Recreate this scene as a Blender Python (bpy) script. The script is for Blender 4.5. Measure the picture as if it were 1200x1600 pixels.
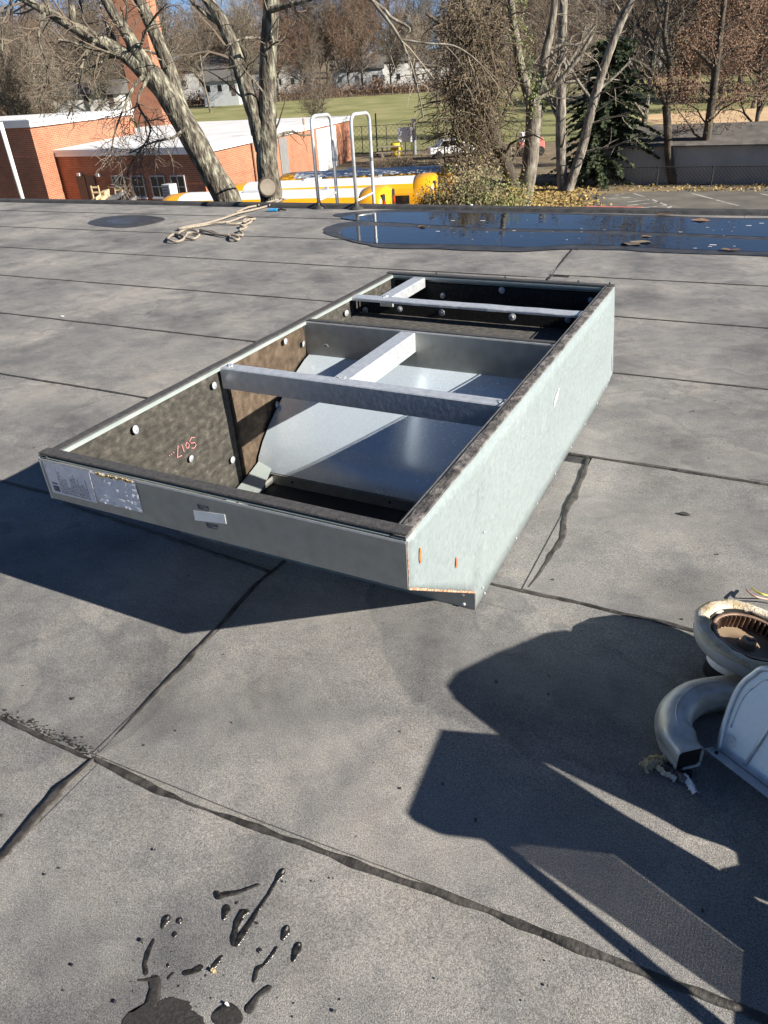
import bpy, math, random
from mathutils import Vector, Matrix, noise
random.seed(7)
R = math.radians
# ------------------------------------------------------------------ scene, camera, sky, sun, exposure
scene = bpy.context.scene
for o in list(bpy.data.objects): bpy.data.objects.remove(o)
COL = scene.collection
# world axes follow the roof: +Y runs across the roof rolls towards the far edge, +X along it; z = 0 is the roof
CAM = Vector((0.6838, -1.3763, 1.65))
FH = Vector((-0.47574, 0.87959, 0)); RH = Vector((0.87959, 0.47574, 0))
PITCH, ROLL, FPX = R(31.08), R(-3.6), 1110.0
_f = FH*math.cos(PITCH) + Vector((0, 0, -math.sin(PITCH)))
_u = FH*math.sin(PITCH) + Vector((0, 0, math.cos(PITCH)))
_r2 = RH*math.cos(ROLL) + _u*math.sin(ROLL)
_u2 = -RH*math.sin(ROLL) + _u*math.cos(ROLL)
cam_d = bpy.data.cameras.new('camera'); cam = bpy.data.objects.new('camera', cam_d); COL.objects.link(cam)
m3 = Matrix((_r2, _u2, -_f)).transposed()
cam.matrix_world = Matrix.Translation(CAM) @ m3.to_4x4()
cam_d.sensor_fit = 'VERTICAL'; cam_d.sensor_height = 24; cam_d.lens = FPX/1600*24
cam_d.clip_start = 0.05; cam_d.clip_end = 3000
scene.camera = cam
SUN_EL = R(27.4)
world = bpy.data.worlds.new('World'); scene.world = world; world.use_nodes = True
wn = world.node_tree.nodes; bg = wn['Background']
sky = wn.new('ShaderNodeTexSky'); sky.sky_type = 'NISHITA'; sky.sun_disc = False
sky.sun_elevation = SUN_EL; sky.sun_rotation = R(90); sky.altitude = 2500; sky.air_density = 0.7; sky.dust_density = 0.0; sky.ozone_density = 3.0
world.node_tree.links.new(sky.outputs[0], bg.inputs[0]); bg.inputs[1].default_value = 0.05
sun_d = bpy.data.lights.new('sun', 'SUN'); sun_d.energy = 5.0; sun_d.angle = R(0.5); sun_d.color = (1, 0.93, 0.82)
sun = bpy.data.objects.new('sun', sun_d); COL.objects.link(sun)
sun.rotation_euler = Vector((-math.cos(SUN_EL), 0.008, -math.sin(SUN_EL))).to_track_quat('-Z', 'Y').to_euler()
vs = scene.view_settings; vs.view_transform = 'Standard'; vs.look = 'None'; vs.gamma = 1; vs.use_curve_mapping = False
vs.exposure = 1.25
scene.render.engine = 'CYCLES'; scene.render.resolution_x = 768; scene.render.resolution_y = 1024
scene.cycles.max_bounces = 6; scene.cycles.transparent_max_bounces = 8

# ------------------------------------------------------------------ helpers
def g(px, py, z=0.0):
    """point at height z that the photograph shows at pixel px, py (1200 x 1600)"""
    d = _r2*(px-600) + _u2*(800-py) + _f*FPX
    return CAM + d*((z-CAM.z)/d.z)
def S(px, py, s):
    """point s metres ahead of the camera at pixel px, py"""
    d = _r2*(px-600) + _u2*(800-py) + _f*FPX
    return CAM + d*(s/d.dot(FH))
def ST(s, t, z): 
    p = CAM + FH*s + RH*t; p.z = z; return p
def smooth01(a, b, x):
    k = min(1, max(0, (x-a)/(b-a))); return k*k*(3-2*k)
def terrain(s, t):
    z = -5.0 + 4.4*smooth01(80, 205, s)*1.0
    z += 2.3*smooth01(195, 225, s) + 13*smooth01(225, 430, s)
    return z
def tag(o, label=None, cat=None, group=None, kind=None):
    if label: o['label'] = label
    if cat: o['category'] = cat
    if group: o['group'] = group
    if kind: o['kind'] = kind
    return o
def empty(name, loc=(0, 0, 0), rz=0, label=None, cat=None, group=None):
    o = bpy.data.objects.new(name, None); o.location = loc; o.rotation_euler = (0, 0, rz); o.empty_display_size = 0.1
    COL.objects.link(o); return tag(o, label, cat, group)
def link(name, me, parent=None):
    o = bpy.data.objects.new(name, me); COL.objects.link(o)
    if parent: o.parent = parent
    return o
def copy_tree(o, parent=None):
    c = o.copy(); COL.objects.link(c); c.parent = parent
    for ch in list(o.children): copy_tree(ch, c)
    return c

class MB:
    def __init__(s): s.v = []; s.f = []
    def add(s, vs, fs):
        n = len(s.v); s.v += [tuple(v) for v in vs]; s.f += [tuple(i+n for i in f) for f in fs]
    def box(s, x0, x1, y0, y1, z0, z1):
        s.add([(x0,y0,z0),(x1,y0,z0),(x1,y1,z0),(x0,y1,z0),(x0,y0,z1),(x1,y0,z1),(x1,y1,z1),(x0,y1,z1)],
              [(0,3,2,1),(4,5,6,7),(0,1,5,4),(1,2,6,5),(2,3,7,6),(3,0,4,7)]); return s
    def obox(s, c, ax, ay, az):
        c = Vector(c); ax = Vector(ax); ay = Vector(ay); az = Vector(az)
        s.add([c+ax*i+ay*j+az*k for k in (-1,1) for j in (-1,1) for i in (-1,1)],
              [(0,2,3,1),(4,5,7,6),(0,1,5,4),(2,6,7,3),(0,4,6,2),(1,3,7,5)]); return s
    def prism(s, poly, d):
        """poly: list of 3-D points (planar), extruded by vector d"""
        n = len(poly); d = Vector(d); p = [Vector(q) for q in poly]
        fs = [tuple(range(n-1,-1,-1)), tuple(range(n, 2*n))] + [(i,(i+1)%n,(i+1)%n+n,i+n) for i in range(n)]
        s.add(p+[q+d for q in p], fs); return s
    def tube(s, pts, rad, n=6, cap=True):
        pts = [Vector(p) for p in pts]; k = len(pts)
        if not hasattr(rad, '__len__'): rad = [rad]*k
        prev = None; vs = []
        for i, p in enumerate(pts):
            t = (pts[min(i+1,k-1)]-pts[max(i-1,0)])
            if t.length < 1e-9: t = Vector((0,0,1))
            t.normalize()
            if prev is None:
                a = Vector((0,0,1)) if abs(t.z) < 0.9 else Vector((1,0,0))
                x = t.cross(a).normalized()
            else:
                x = prev - t*prev.dot(t)
                x = x.normalized() if x.length > 1e-6 else t.orthogonal().normalized()
            prev = x; y = t.cross(x)
            for j in range(n):
                a = 2*math.pi*j/n; vs.append(p + (x*math.cos(a)+y*math.sin(a))*rad[i])
        fs = [(i*n+j, i*n+(j+1)%n, (i+1)*n+(j+1)%n, (i+1)*n+j) for i in range(k-1) for j in range(n)]
        if cap: fs += [tuple(range(n-1,-1,-1)), tuple(range((k-1)*n, k*n))]
        s.add(vs, fs); return s
    def lathe(s, prof, n=32, c=(0,0,0), closed=False, wob=None):
        vs = []
        for (r, z) in prof:
            for j in range(n):
                a = 2*math.pi*j/n; w = wob(a, r, z) if wob else (0, 0)
                vs.append((c[0]+(r+w[0])*math.cos(a), c[1]+(r+w[0])*math.sin(a), c[2]+z+w[1]))
        k = len(prof); fs = []
        for i in range(k if closed else k-1):
            i2 = (i+1) % k
            for j in range(n): fs.append((i*n+j, i*n+(j+1)%n, i2*n+(j+1)%n, i2*n+j))
        s.add(vs, fs); return s
    def build(s, name, mat, parent=None, smooth=False, bevel=0):
        me = bpy.data.meshes.new(name); me.from_pydata(s.v, [], s.f); me.update()
        if smooth:
            me.polygons.foreach_set('use_smooth', [True]*len(me.polygons))
        if mat: me.materials.append(mat)
        o = link(name, me, parent)
        if bevel:
            b = o.modifiers.new('bevel', 'BEVEL'); b.width = bevel; b.segments = 2; b.limit_method = 'ANGLE'
        return o

def mat(name, cols, scale=8, rough=0.6, metal=0.0, bump=0, bscale=None, detail=4, spec=0.5, stretch=None, rvar=0, coat=0, bdist=0.01):
    """noise-blended base colour; cols = one colour or list of (pos, colour)"""
    m = bpy.data.materials.new(name); m.use_nodes = True
    nt = m.node_tree; N = nt.nodes; L = nt.links; b = N['Principled BSDF']
    b.inputs['Roughness'].default_value = rough; b.inputs['Metallic'].default_value = metal
    b.inputs['Specular IOR Level'].default_value = spec; b.inputs['Coat Weight'].default_value = coat
    tc = N.new('ShaderNodeTexCoord'); src = tc.outputs['Object']
    if stretch:
        mp = N.new('ShaderNodeMapping'); mp.inputs['Scale'].default_value = stretch; L.new(src, mp.inputs[0]); src = mp.outputs[0]
    if isinstance(cols[0], (int, float)):
        cols = [(0.3, tuple(c*0.88 for c in cols)), (0.7, tuple(min(1, c*1.1) for c in cols))]
    n = N.new('ShaderNodeTexNoise'); n.inputs['Scale'].default_value = scale; n.inputs['Detail'].default_value = detail
    L.new(src, n.inputs['Vector'])
    r = N.new('ShaderNodeValToRGB'); e = r.color_ramp.elements
    while len(e) < len(cols): e.new(0.5)
    for i, (p, c) in enumerate(cols): e[i].position = p; e[i].color = (*c[:3], 1)
    L.new(n.outputs['Fac'], r.inputs['Fac']); L.new(r.outputs['Color'], b.inputs['Base Color'])
    if rvar:
        mr = N.new('ShaderNodeMapRange'); mr.inputs['To Min'].default_value = rough-rvar; mr.inputs['To Max'].default_value = rough+rvar
        mr.inputs['From Min'].default_value = 0.3; mr.inputs['From Max'].default_value = 0.7
        L.new(n.outputs['Fac'], mr.inputs['Value']); L.new(mr.outputs['Result'], b.inputs['Roughness'])
    if bump:
        n2 = N.new('ShaderNodeTexNoise'); n2.inputs['Scale'].default_value = bscale or scale*4; n2.inputs['Detail'].default_value = 4
        L.new(src, n2.inputs['Vector'])
        bp = N.new('ShaderNodeBump'); bp.inputs['Strength'].default_value = bump; bp.inputs['Distance'].default_value = bdist
        L.new(n2.outputs['Fac'], bp.inputs['Height']); L.new(bp.outputs['Normal'], b.inputs['Normal'])
    return m

def roof_mat():
    m = bpy.data.materials.new('granulated_membrane'); m.use_nodes = True
    nt = m.node_tree; N = nt.nodes; L = nt.links; b = N['Principled BSDF']
    b.inputs['Roughness'].default_value = 0.85; b.inputs['Specular IOR Level'].default_value = 0.3
    tc = N.new('ShaderNodeNewGeometry'); P = tc.outputs['Position']
    def nz(scale, detail=3, rough=0.5):
        n = N.new('ShaderNodeTexNoise'); n.inputs['Scale'].default_value = scale; n.inputs['Detail'].default_value = detail
        n.inputs['Roughness'].default_value = rough; L.new(P, n.inputs['Vector']); return n.outputs['Fac']
    def ramp(f, *cols):
        r = N.new('ShaderNodeValToRGB'); e = r.color_ramp.elements
        while len(e) < len(cols): e.new(0.5)
        for i, (p, c) in enumerate(cols): e[i].position = p; e[i].color = (*c, 1)
        L.new(f, r.inputs['Fac']); return r.outputs['Color']
    def mix(a, bb, t, mode='MULTIPLY'):
        x = N.new('ShaderNodeMix'); x.data_type = 'RGBA'; x.blend_type = mode
        x.inputs['Factor'].default_value = t; L.new(a, x.inputs['A']); L.new(bb, x.inputs['B']); return x.outputs['Result']
    big = ramp(nz(0.9, 5, 0.6), (0.34, (0.150, 0.150, 0.151)), (0.5, (0.228, 0.223, 0.217)), (0.66, (0.315, 0.300, 0.280)))
    mid = ramp(nz(5, 4, 0.65), (0.28, (0.72, 0.74, 0.78)), (0.52, (1, 1, 1)), (0.75, (1.0, 0.97, 0.92)))
    gran = ramp(nz(330, 2, 0.7), (0.34, (0.36, 0.36, 0.37)), (0.5, (0.92, 0.92, 0.92)), (0.60, (1.2, 1.18, 1.15)), (0.70, (1.65, 1.63, 1.60)))
    gran2 = ramp(nz(120, 3, 0.7), (0.3, (0.72, 0.72, 0.72)), (0.7, (1.2, 1.2, 1.2)))
    blot = ramp(nz(1.7, 3, 0.5), (0.30, (0.58, 0.59, 0.61)), (0.46, (1, 1, 1)))
    c = mix(mix(mix(mix(big, mid, 0.75), gran, 0.9), gran2, 0.7), blot, 0.8)
    tide = ramp(nz(0.75, 4, 0.55), (0.43, (1, 1, 1)), (0.455, (0.86, 0.86, 0.87)), (0.462, (1.10, 1.09, 1.07)), (0.50, (1, 1, 1)))
    c = mix(c, tide, 1.0)
    L.new(c, b.inputs['Base Color'])
    s1 = N.new('ShaderNodeMath'); s1.operation = 'MULTIPLY'; s1.inputs[1].default_value = 0.0022; L.new(nz(420, 2, 0.7), s1.inputs[0])
    w = N.new('ShaderNodeMapping'); w.inputs['Scale'].default_value = (1.0, 2.2, 1); L.new(P, w.inputs[0])
    n3 = N.new('ShaderNodeTexNoise'); n3.inputs['Scale'].default_value = 2.6; n3.inputs['Detail'].default_value = 3; L.new(w.outputs[0], n3.inputs['Vector'])
    s2 = N.new('ShaderNodeMath'); s2.operation = 'MULTIPLY'; s2.inputs[1].default_value = 0.034; L.new(n3.outputs['Fac'], s2.inputs[0])
    ad = N.new('ShaderNodeMath'); ad.operation = 'ADD'; L.new(s1.outputs[0], ad.inputs[0]); L.new(s2.outputs[0], ad.inputs[1])
    bp = N.new('ShaderNodeBump'); bp.inputs['Strength'].default_value = 1.0; bp.inputs['Distance'].default_value = 1.0
    L.new(ad.outputs[0], bp.inputs['Height']); L.new(bp.outputs['Normal'], b.inputs['Normal'])
    return m

def brick_mat():
    m = bpy.data.materials.new('red_brick'); m.use_nodes = True
    nt = m.node_tree; N = nt.nodes; L = nt.links; b = N['Principled BSDF']; b.inputs['Roughness'].default_value = 0.85
    tc = N.new('ShaderNodeTexCoord'); sp = N.new('ShaderNodeSeparateXYZ'); L.new(tc.outputs['Object'], sp.inputs[0])
    ad = N.new('ShaderNodeMath'); ad.operation = 'ADD'; L.new(sp.outputs[0], ad.inputs[0]); L.new(sp.outputs[1], ad.inputs[1])
    cb = N.new('ShaderNodeCombineXYZ'); L.new(ad.outputs[0], cb.inputs[0]); L.new(sp.outputs[2], cb.inputs[1])
    bt = N.new('ShaderNodeTexBrick'); bt.inputs['Scale'].default_value = 1.0
    bt.inputs['Brick Width'].default_value = 0.3; bt.inputs['Row Height'].default_value = 0.11; bt.inputs['Mortar Size'].default_value = 0.012
    bt.inputs['Color1'].default_value = (0.40, 0.145, 0.068, 1); bt.inputs['Color2'].default_value = (0.30, 0.10, 0.05, 1); bt.inputs['Mortar'].default_value = (0.42, 0.27, 0.19, 1)
    L.new(cb.outputs[0], bt.inputs['Vector'])
    n = N.new('ShaderNodeTexNoise'); n.inputs['Scale'].default_value = 0.7; n.inputs['Detail'].default_value = 5; L.new(tc.outputs['Object'], n.inputs['Vector'])
    r = N.new('ShaderNodeValToRGB'); r.color_ramp.elements[0].position = 0.3; r.color_ramp.elements[0].color = (0.75,0.75,0.75,1); r.color_ramp.elements[1].position = 0.65
    L.new(n.outputs['Fac'], r.inputs['Fac'])
    x = N.new('ShaderNodeMix'); x.data_type = 'RGBA'; x.blend_type = 'MULTIPLY'; x.inputs['Factor'].default_value = 1
    L.new(bt.outputs['Color'], x.inputs['A']); L.new(r.outputs['Color'], x.inputs['B']); L.new(x.outputs['Result'], b.inputs['Base Color'])
    return m

M = dict(
 roof=roof_mat(), brick=brick_mat(),
 tar=mat('roof_tar', [(0.35,(0.020,0.018,0.016)),(0.62,(0.060,0.054,0.048)),(0.8,(0.10,0.09,0.08))], 26, 0.62, bump=0.5, bscale=60, rvar=0.12),
 tarwet=mat('fresh_tar', [(0.4,(0.012,0.011,0.010)),(0.7,(0.040,0.036,0.031))], 90, 0.2, bump=0.4, bscale=260, bdist=0.003),
 stain=mat('oil_stain', [(0.4,(0.020,0.018,0.016)),(0.7,(0.045,0.040,0.036))], 120, 0.6, bump=0.6, bscale=420, bdist=0.003),
 damp=mat('wet_membrane', [(0.35,(0.026,0.027,0.029)),(0.65,(0.055,0.055,0.056))], 6, 0.42, bump=0.3, bscale=300, bdist=0.002),
 sheen=mat('wet_sheen', [(0.35,(0.020,0.021,0.023)),(0.65,(0.035,0.035,0.036))], 6, 0.22, bump=0.25, bscale=260, bdist=0.002),
 edge=mat('edge_flashing', [(0.3,(0.022,0.022,0.023)),(0.7,(0.055,0.053,0.052))], 9, 0.7, bump=0.4, bscale=40),
 paint=mat('bonderized_steel', [(0.3,(0.262,0.302,0.292)),(0.5,(0.290,0.330,0.320)),(0.7,(0.320,0.352,0.342))], 9, 0.5, 0.1, bump=0.10, bscale=16, bdist=0.01, rvar=0.08),
 galv=mat('galvanised_steel', [(0.3,(0.54,0.57,0.60)),(0.7,(0.68,0.71,0.74))], 38, 0.38, 0.55, bump=0.06, bscale=50, rvar=0.06),
 sheet=mat('bright_galvanised_sheet', [(0.3,(0.575,0.665,0.745)),(0.7,(0.625,0.715,0.795))], 70, 0.26, 0.38, rvar=0.02, bump=0.05, bscale=3, bdist=0.03),
 galvd=mat('dull_galvanised_steel', [(0.3,(0.28,0.285,0.26)),(0.7,(0.36,0.36,0.335))], 22, 0.55, 0.45, rvar=0.08, bump=0.04, bscale=120),
 foam=mat('foam_gasket', [(0.3,(0.030,0.030,0.031)),(0.7,(0.062,0.060,0.060))], 60, 0.85, bump=0.5, bscale=180, bdist=0.004),
 torn=mat('torn_gasket', [(0.32,(0.030,0.029,0.028)),(0.5,(0.085,0.078,0.074)),(0.72,(0.22,0.20,0.19))], 24, 0.8, bump=0.9, bscale=55, bdist=0.01),
 liner=mat('fibrous_duct_liner', [(0.30,(0.022,0.020,0.0165)),(0.47,(0.042,0.039,0.033)),(0.60,(0.062,0.057,0.048)),(0.74,(0.115,0.105,0.09))], 26, 0.95, bump=1.0, bscale=130, bdist=0.006, detail=14, stretch=(1,1,1.6)),
 liner_br=mat('brown_duct_liner', [(0.3,(0.036,0.024,0.014)),(0.5,(0.070,0.048,0.030)),(0.7,(0.115,0.085,0.058))], 22, 0.95, bump=0.7, bscale=150, bdist=0.004, detail=9),
 shelf=mat('grey_fibre_liner', [(0.3,(0.032,0.030,0.027)),(0.5,(0.066,0.062,0.057)),(0.7,(0.13,0.12,0.11))], 30, 0.95, bump=0.8, bscale=120, bdist=0.006, detail=8, stretch=(1,2.5,1)),
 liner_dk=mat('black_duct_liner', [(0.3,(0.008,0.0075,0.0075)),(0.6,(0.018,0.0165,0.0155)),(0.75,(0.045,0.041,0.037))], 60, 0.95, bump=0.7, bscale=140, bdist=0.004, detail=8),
 zinc=mat('zinc_washer', (0.42,0.45,0.48), 40, 0.45, 0.3),
 white=mat('white_label_paper', (0.62,0.62,0.66), 30, 0.6, bump=0.05),
 whites=mat('white_tag', (0.80,0.79,0.78), 30, 0.55),
 ink=mat('label_ink', (0.10,0.10,0.12), 30, 0.7),
 glue=mat('yellowed_glue', [(0.35,(0.42,0.30,0.12)),(0.65,(0.62,0.50,0.28))], 60, 0.6, bump=0.6),
 rust=mat('orange_rust', [(0.3,(0.32,0.085,0.025)),(0.7,(0.52,0.17,0.05))], 90, 0.8),
 rustd=mat('edge_rust', [(0.3,(0.16,0.07,0.035)),(0.55,(0.36,0.20,0.11)),(0.7,(0.52,0.46,0.38))], 70, 0.85),
 marker=mat('pink_marker', (0.62,0.25,0.26), 90, 0.8),
 chalk=mat('white_marker', (0.72,0.75,0.78), 90, 0.8),
 black=mat('black_paint', (0.015,0.015,0.016), 30, 0.35),
 blackm=mat('matt_black', (0.012,0.012,0.012), 30, 0.8),
 alum=mat('aluminised_pipe', [(0.3,(0.36,0.32,0.26)),(0.46,(0.52,0.50,0.46)),(0.66,(0.66,0.66,0.64))], 13, 0.42, 0.45, rvar=0.1, stretch=(1,1,3), bump=0.1, bscale=60),
 ringgrey=mat('grey_painted_housing', [(0.3,(0.34,0.33,0.31)),(0.7,(0.42,0.41,0.39))], 14, 0.5, 0.1),
 fuzz=mat('frayed_insulation', [(0.28,(0.20,0.13,0.07)),(0.4,(0.42,0.34,0.22)),(0.55,(0.50,0.46,0.39)),(0.7,(0.54,0.53,0.51))], 12, 0.95, bump=1.0, bscale=120, bdist=0.006),
 wheel=mat('rusty_blower_wheel', [(0.3,(0.12,0.075,0.055)),(0.6,(0.26,0.175,0.13))], 30, 0.6, 0.3),
 hub=mat('tan_hub', [(0.3,(0.26,0.19,0.125)),(0.7,(0.37,0.28,0.185))], 12, 0.55, 0.2),
 rail=mat('galvanised_rail', [(0.3,(0.52,0.53,0.54)),(0.7,(0.66,0.67,0.68))], 14, 0.4, 0.5, rvar=0.06),
 rope=mat('braided_rope', [(0.35,(0.20,0.165,0.125)),(0.65,(0.36,0.31,0.25))], 60, 0.9, bump=0.8, bscale=150),
 blue=mat('blue_plastic', (0.03,0.30,0.62), 20, 0.4),
 busy=mat('school_bus_yellow', [(0.3,(0.72,0.34,0.012)),(0.7,(0.80,0.39,0.016))], 2, 0.35, coat=0.3),
 busw=mat('white_bus_roof', [(0.3,(0.60,0.62,0.64)),(0.7,(0.70,0.71,0.72))], 1.6, 0.5),
 glass=mat('dark_glass', (0.012,0.014,0.017), 3, 0.08, spec=0.8),
 red=mat('red_lens', (0.50,0.02,0.012), 10, 0.25),
 redp=mat('faded_red_paint', [(0.3,(0.42,0.10,0.085)),(0.7,(0.55,0.22,0.19))], 3, 0.7),
 coping=mat('white_metal_coping', [(0.3,(0.72,0.73,0.75)),(0.7,(0.80,0.80,0.81))], 0.8, 0.5),
 roofw=mat('white_roof_membrane', [(0.3,(0.50,0.51,0.52)),(0.7,(0.66,0.66,0.67))], 0.35, 0.8),
 doorw=mat('white_door', (0.72,0.71,0.68), 1.5, 0.6),
 doorb=mat('brown_steel_door', (0.10,0.075,0.065), 3, 0.5),
 louv=mat('grey_louver', (0.20,0.20,0.20), 3, 0.5),
 frame=mat('grey_window_frame', (0.42,0.42,0.43), 3, 0.5),
 bark=mat('grey_bark', [(0.30,(0.030,0.025,0.019)),(0.46,(0.085,0.073,0.056)),(0.55,(0.165,0.15,0.115)),(0.62,(0.25,0.245,0.18)),(0.72,(0.34,0.335,0.25))], 11, 0.95, bump=1.0, bscale=22, bdist=0.09, stretch=(1,1,0.35), detail=10),
 barkp=mat('pale_bark', [(0.32,(0.065,0.054,0.042)),(0.48,(0.15,0.13,0.105)),(0.58,(0.21,0.19,0.155)),(0.7,(0.31,0.285,0.235))], 5, 0.95, bump=0.9, bscale=10, bdist=0.05, stretch=(1,1,0.4)),
 barkd=mat('dark_bark', [(0.3,(0.035,0.028,0.021)),(0.7,(0.10,0.082,0.06))], 4, 0.95, bump=0.9, bscale=10, bdist=0.05, stretch=(1,1,0.4)),
 twig=mat('twigs', [(0.3,(0.075,0.058,0.043)),(0.7,(0.17,0.135,0.10))], 0.8, 0.9),
 twigp=mat('pale_twigs', [(0.3,(0.17,0.14,0.105)),(0.7,(0.32,0.27,0.21))], 0.8, 0.9),
 twigr=mat('reddish_twigs', [(0.3,(0.09,0.055,0.038)),(0.7,(0.19,0.12,0.082))], 0.5, 0.9),
 oak=mat('dry_oak_leaves', [(0.3,(0.085,0.045,0.026)),(0.55,(0.165,0.092,0.052)),(0.75,(0.28,0.18,0.11))], 0.9, 0.8),
 vine=mat('dry_vines', [(0.3,(0.060,0.044,0.028)),(0.55,(0.125,0.095,0.060)),(0.75,(0.20,0.16,0.095))], 0.7, 0.9),
 ivy=mat('ivy_leaves', [(0.3,(0.055,0.085,0.022)),(0.55,(0.13,0.155,0.035)),(0.75,(0.34,0.29,0.045))], 0.9, 0.6),
 bush=mat('bush_leaves', [(0.28,(0.15,0.11,0.06)),(0.45,(0.30,0.25,0.13)),(0.55,(0.12,0.155,0.045)),(0.72,(0.22,0.26,0.07))], 0.8, 0.7),
 litter=mat('yellow_leaf_litter', [(0.3,(0.14,0.09,0.035)),(0.5,(0.30,0.205,0.065)),(0.72,(0.42,0.31,0.12))], 2.2, 0.8),
 needle=mat('evergreen_needles', [(0.3,(0.018,0.030,0.013)),(0.7,(0.060,0.082,0.030))], 1.2, 0.7),
 ground=mat('leafy_ground', [(0.3,(0.075,0.058,0.036)),(0.5,(0.145,0.11,0.065)),(0.7,(0.21,0.165,0.10))], 0.5, 0.95, detail=10, bump=0.5, bscale=3, bdist=0.1),
 grass=mat('mown_grass', [(0.3,(0.125,0.125,0.040)),(0.5,(0.185,0.185,0.068)),(0.7,(0.255,0.230,0.105))], 0.16, 0.95, detail=9, bump=0.3, bscale=4, bdist=0.05),
 dirt=mat('tan_infield', [(0.3,(0.40,0.27,0.15)),(0.7,(0.50,0.36,0.21))], 0.3, 0.95),
 asphalt=mat('old_asphalt', [(0.3,(0.072,0.068,0.058)),(0.55,(0.110,0.102,0.088)),(0.75,(0.165,0.148,0.122))], 0.6, 0.9, detail=10, bump=0.3, bscale=20),
 line=mat('worn_white_lines', [(0.35,(0.12,0.116,0.106)),(0.6,(0.36,0.35,0.325))], 2.5, 0.8),
 siding=mat('grey_shed_siding', [(0.3,(0.30,0.29,0.275)),(0.7,(0.40,0.385,0.36))], 0.8, 0.7),
 shingle=mat('dark_shingles', [(0.3,(0.065,0.060,0.054)),(0.55,(0.115,0.105,0.095)),(0.75,(0.17,0.15,0.13))], 1.5, 0.9, detail=10),
 fence=mat('black_chain_link', (0.030,0.031,0.031), 3, 0.5),
 fenceg=mat('grey_steel', (0.25,0.26,0.27), 3, 0.4, 0.4),
 hwhite=mat('white_house_siding', (0.50,0.50,0.49), 0.5, 0.7),
 hgrey=mat('grey_house_siding', (0.40,0.42,0.44), 0.5, 0.7),
 hroof=mat('house_shingles', (0.10,0.095,0.09), 0.5, 0.9),
 carw=mat('white_car_paint', (0.66,0.67,0.68), 3, 0.25, coat=0.5),
 yellow=mat('yellow_plastic', (0.62,0.46,0.02), 3, 0.5),
 wood=mat('weathered_wood', [(0.3,(0.16,0.13,0.10)),(0.7,(0.30,0.26,0.21))], 3, 0.9),
 woodl=mat('pale_wood', (0.55,0.42,0.24), 3, 0.8),
 wireR=mat('red_wire', (0.55,0.30,0.24), 3, 0.4), wireY=mat('yellow_wire', (0.62,0.55,0.06), 3, 0.4),
)
def water_mat():
    m = bpy.data.materials.new('still_water'); m.use_nodes = True
    b = m.node_tree.nodes['Principled BSDF']; N = m.node_tree.nodes; L = m.node_tree.links
    b.inputs['Base Color'].default_value = (0.010, 0.012, 0.015, 1); b.inputs['Roughness'].default_value = 0.02; b.inputs['IOR'].default_value = 1.33
    b.inputs['Specular IOR Level'].default_value = 0.8
    n = N.new('ShaderNodeTexNoise'); n.inputs['Scale'].default_value = 6; tc = N.new('ShaderNodeNewGeometry'); L.new(tc.outputs['Position'], n.inputs['Vector'])
    bp = N.new('ShaderNodeBump'); bp.inputs['Strength'].default_value = 0.25; bp.inputs['Distance'].default_value = 0.004
    L.new(n.outputs['Fac'], bp.inputs['Height']); L.new(bp.outputs['Normal'], b.inputs['Normal'])
    return m
M['water'] = water_mat()
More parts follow.
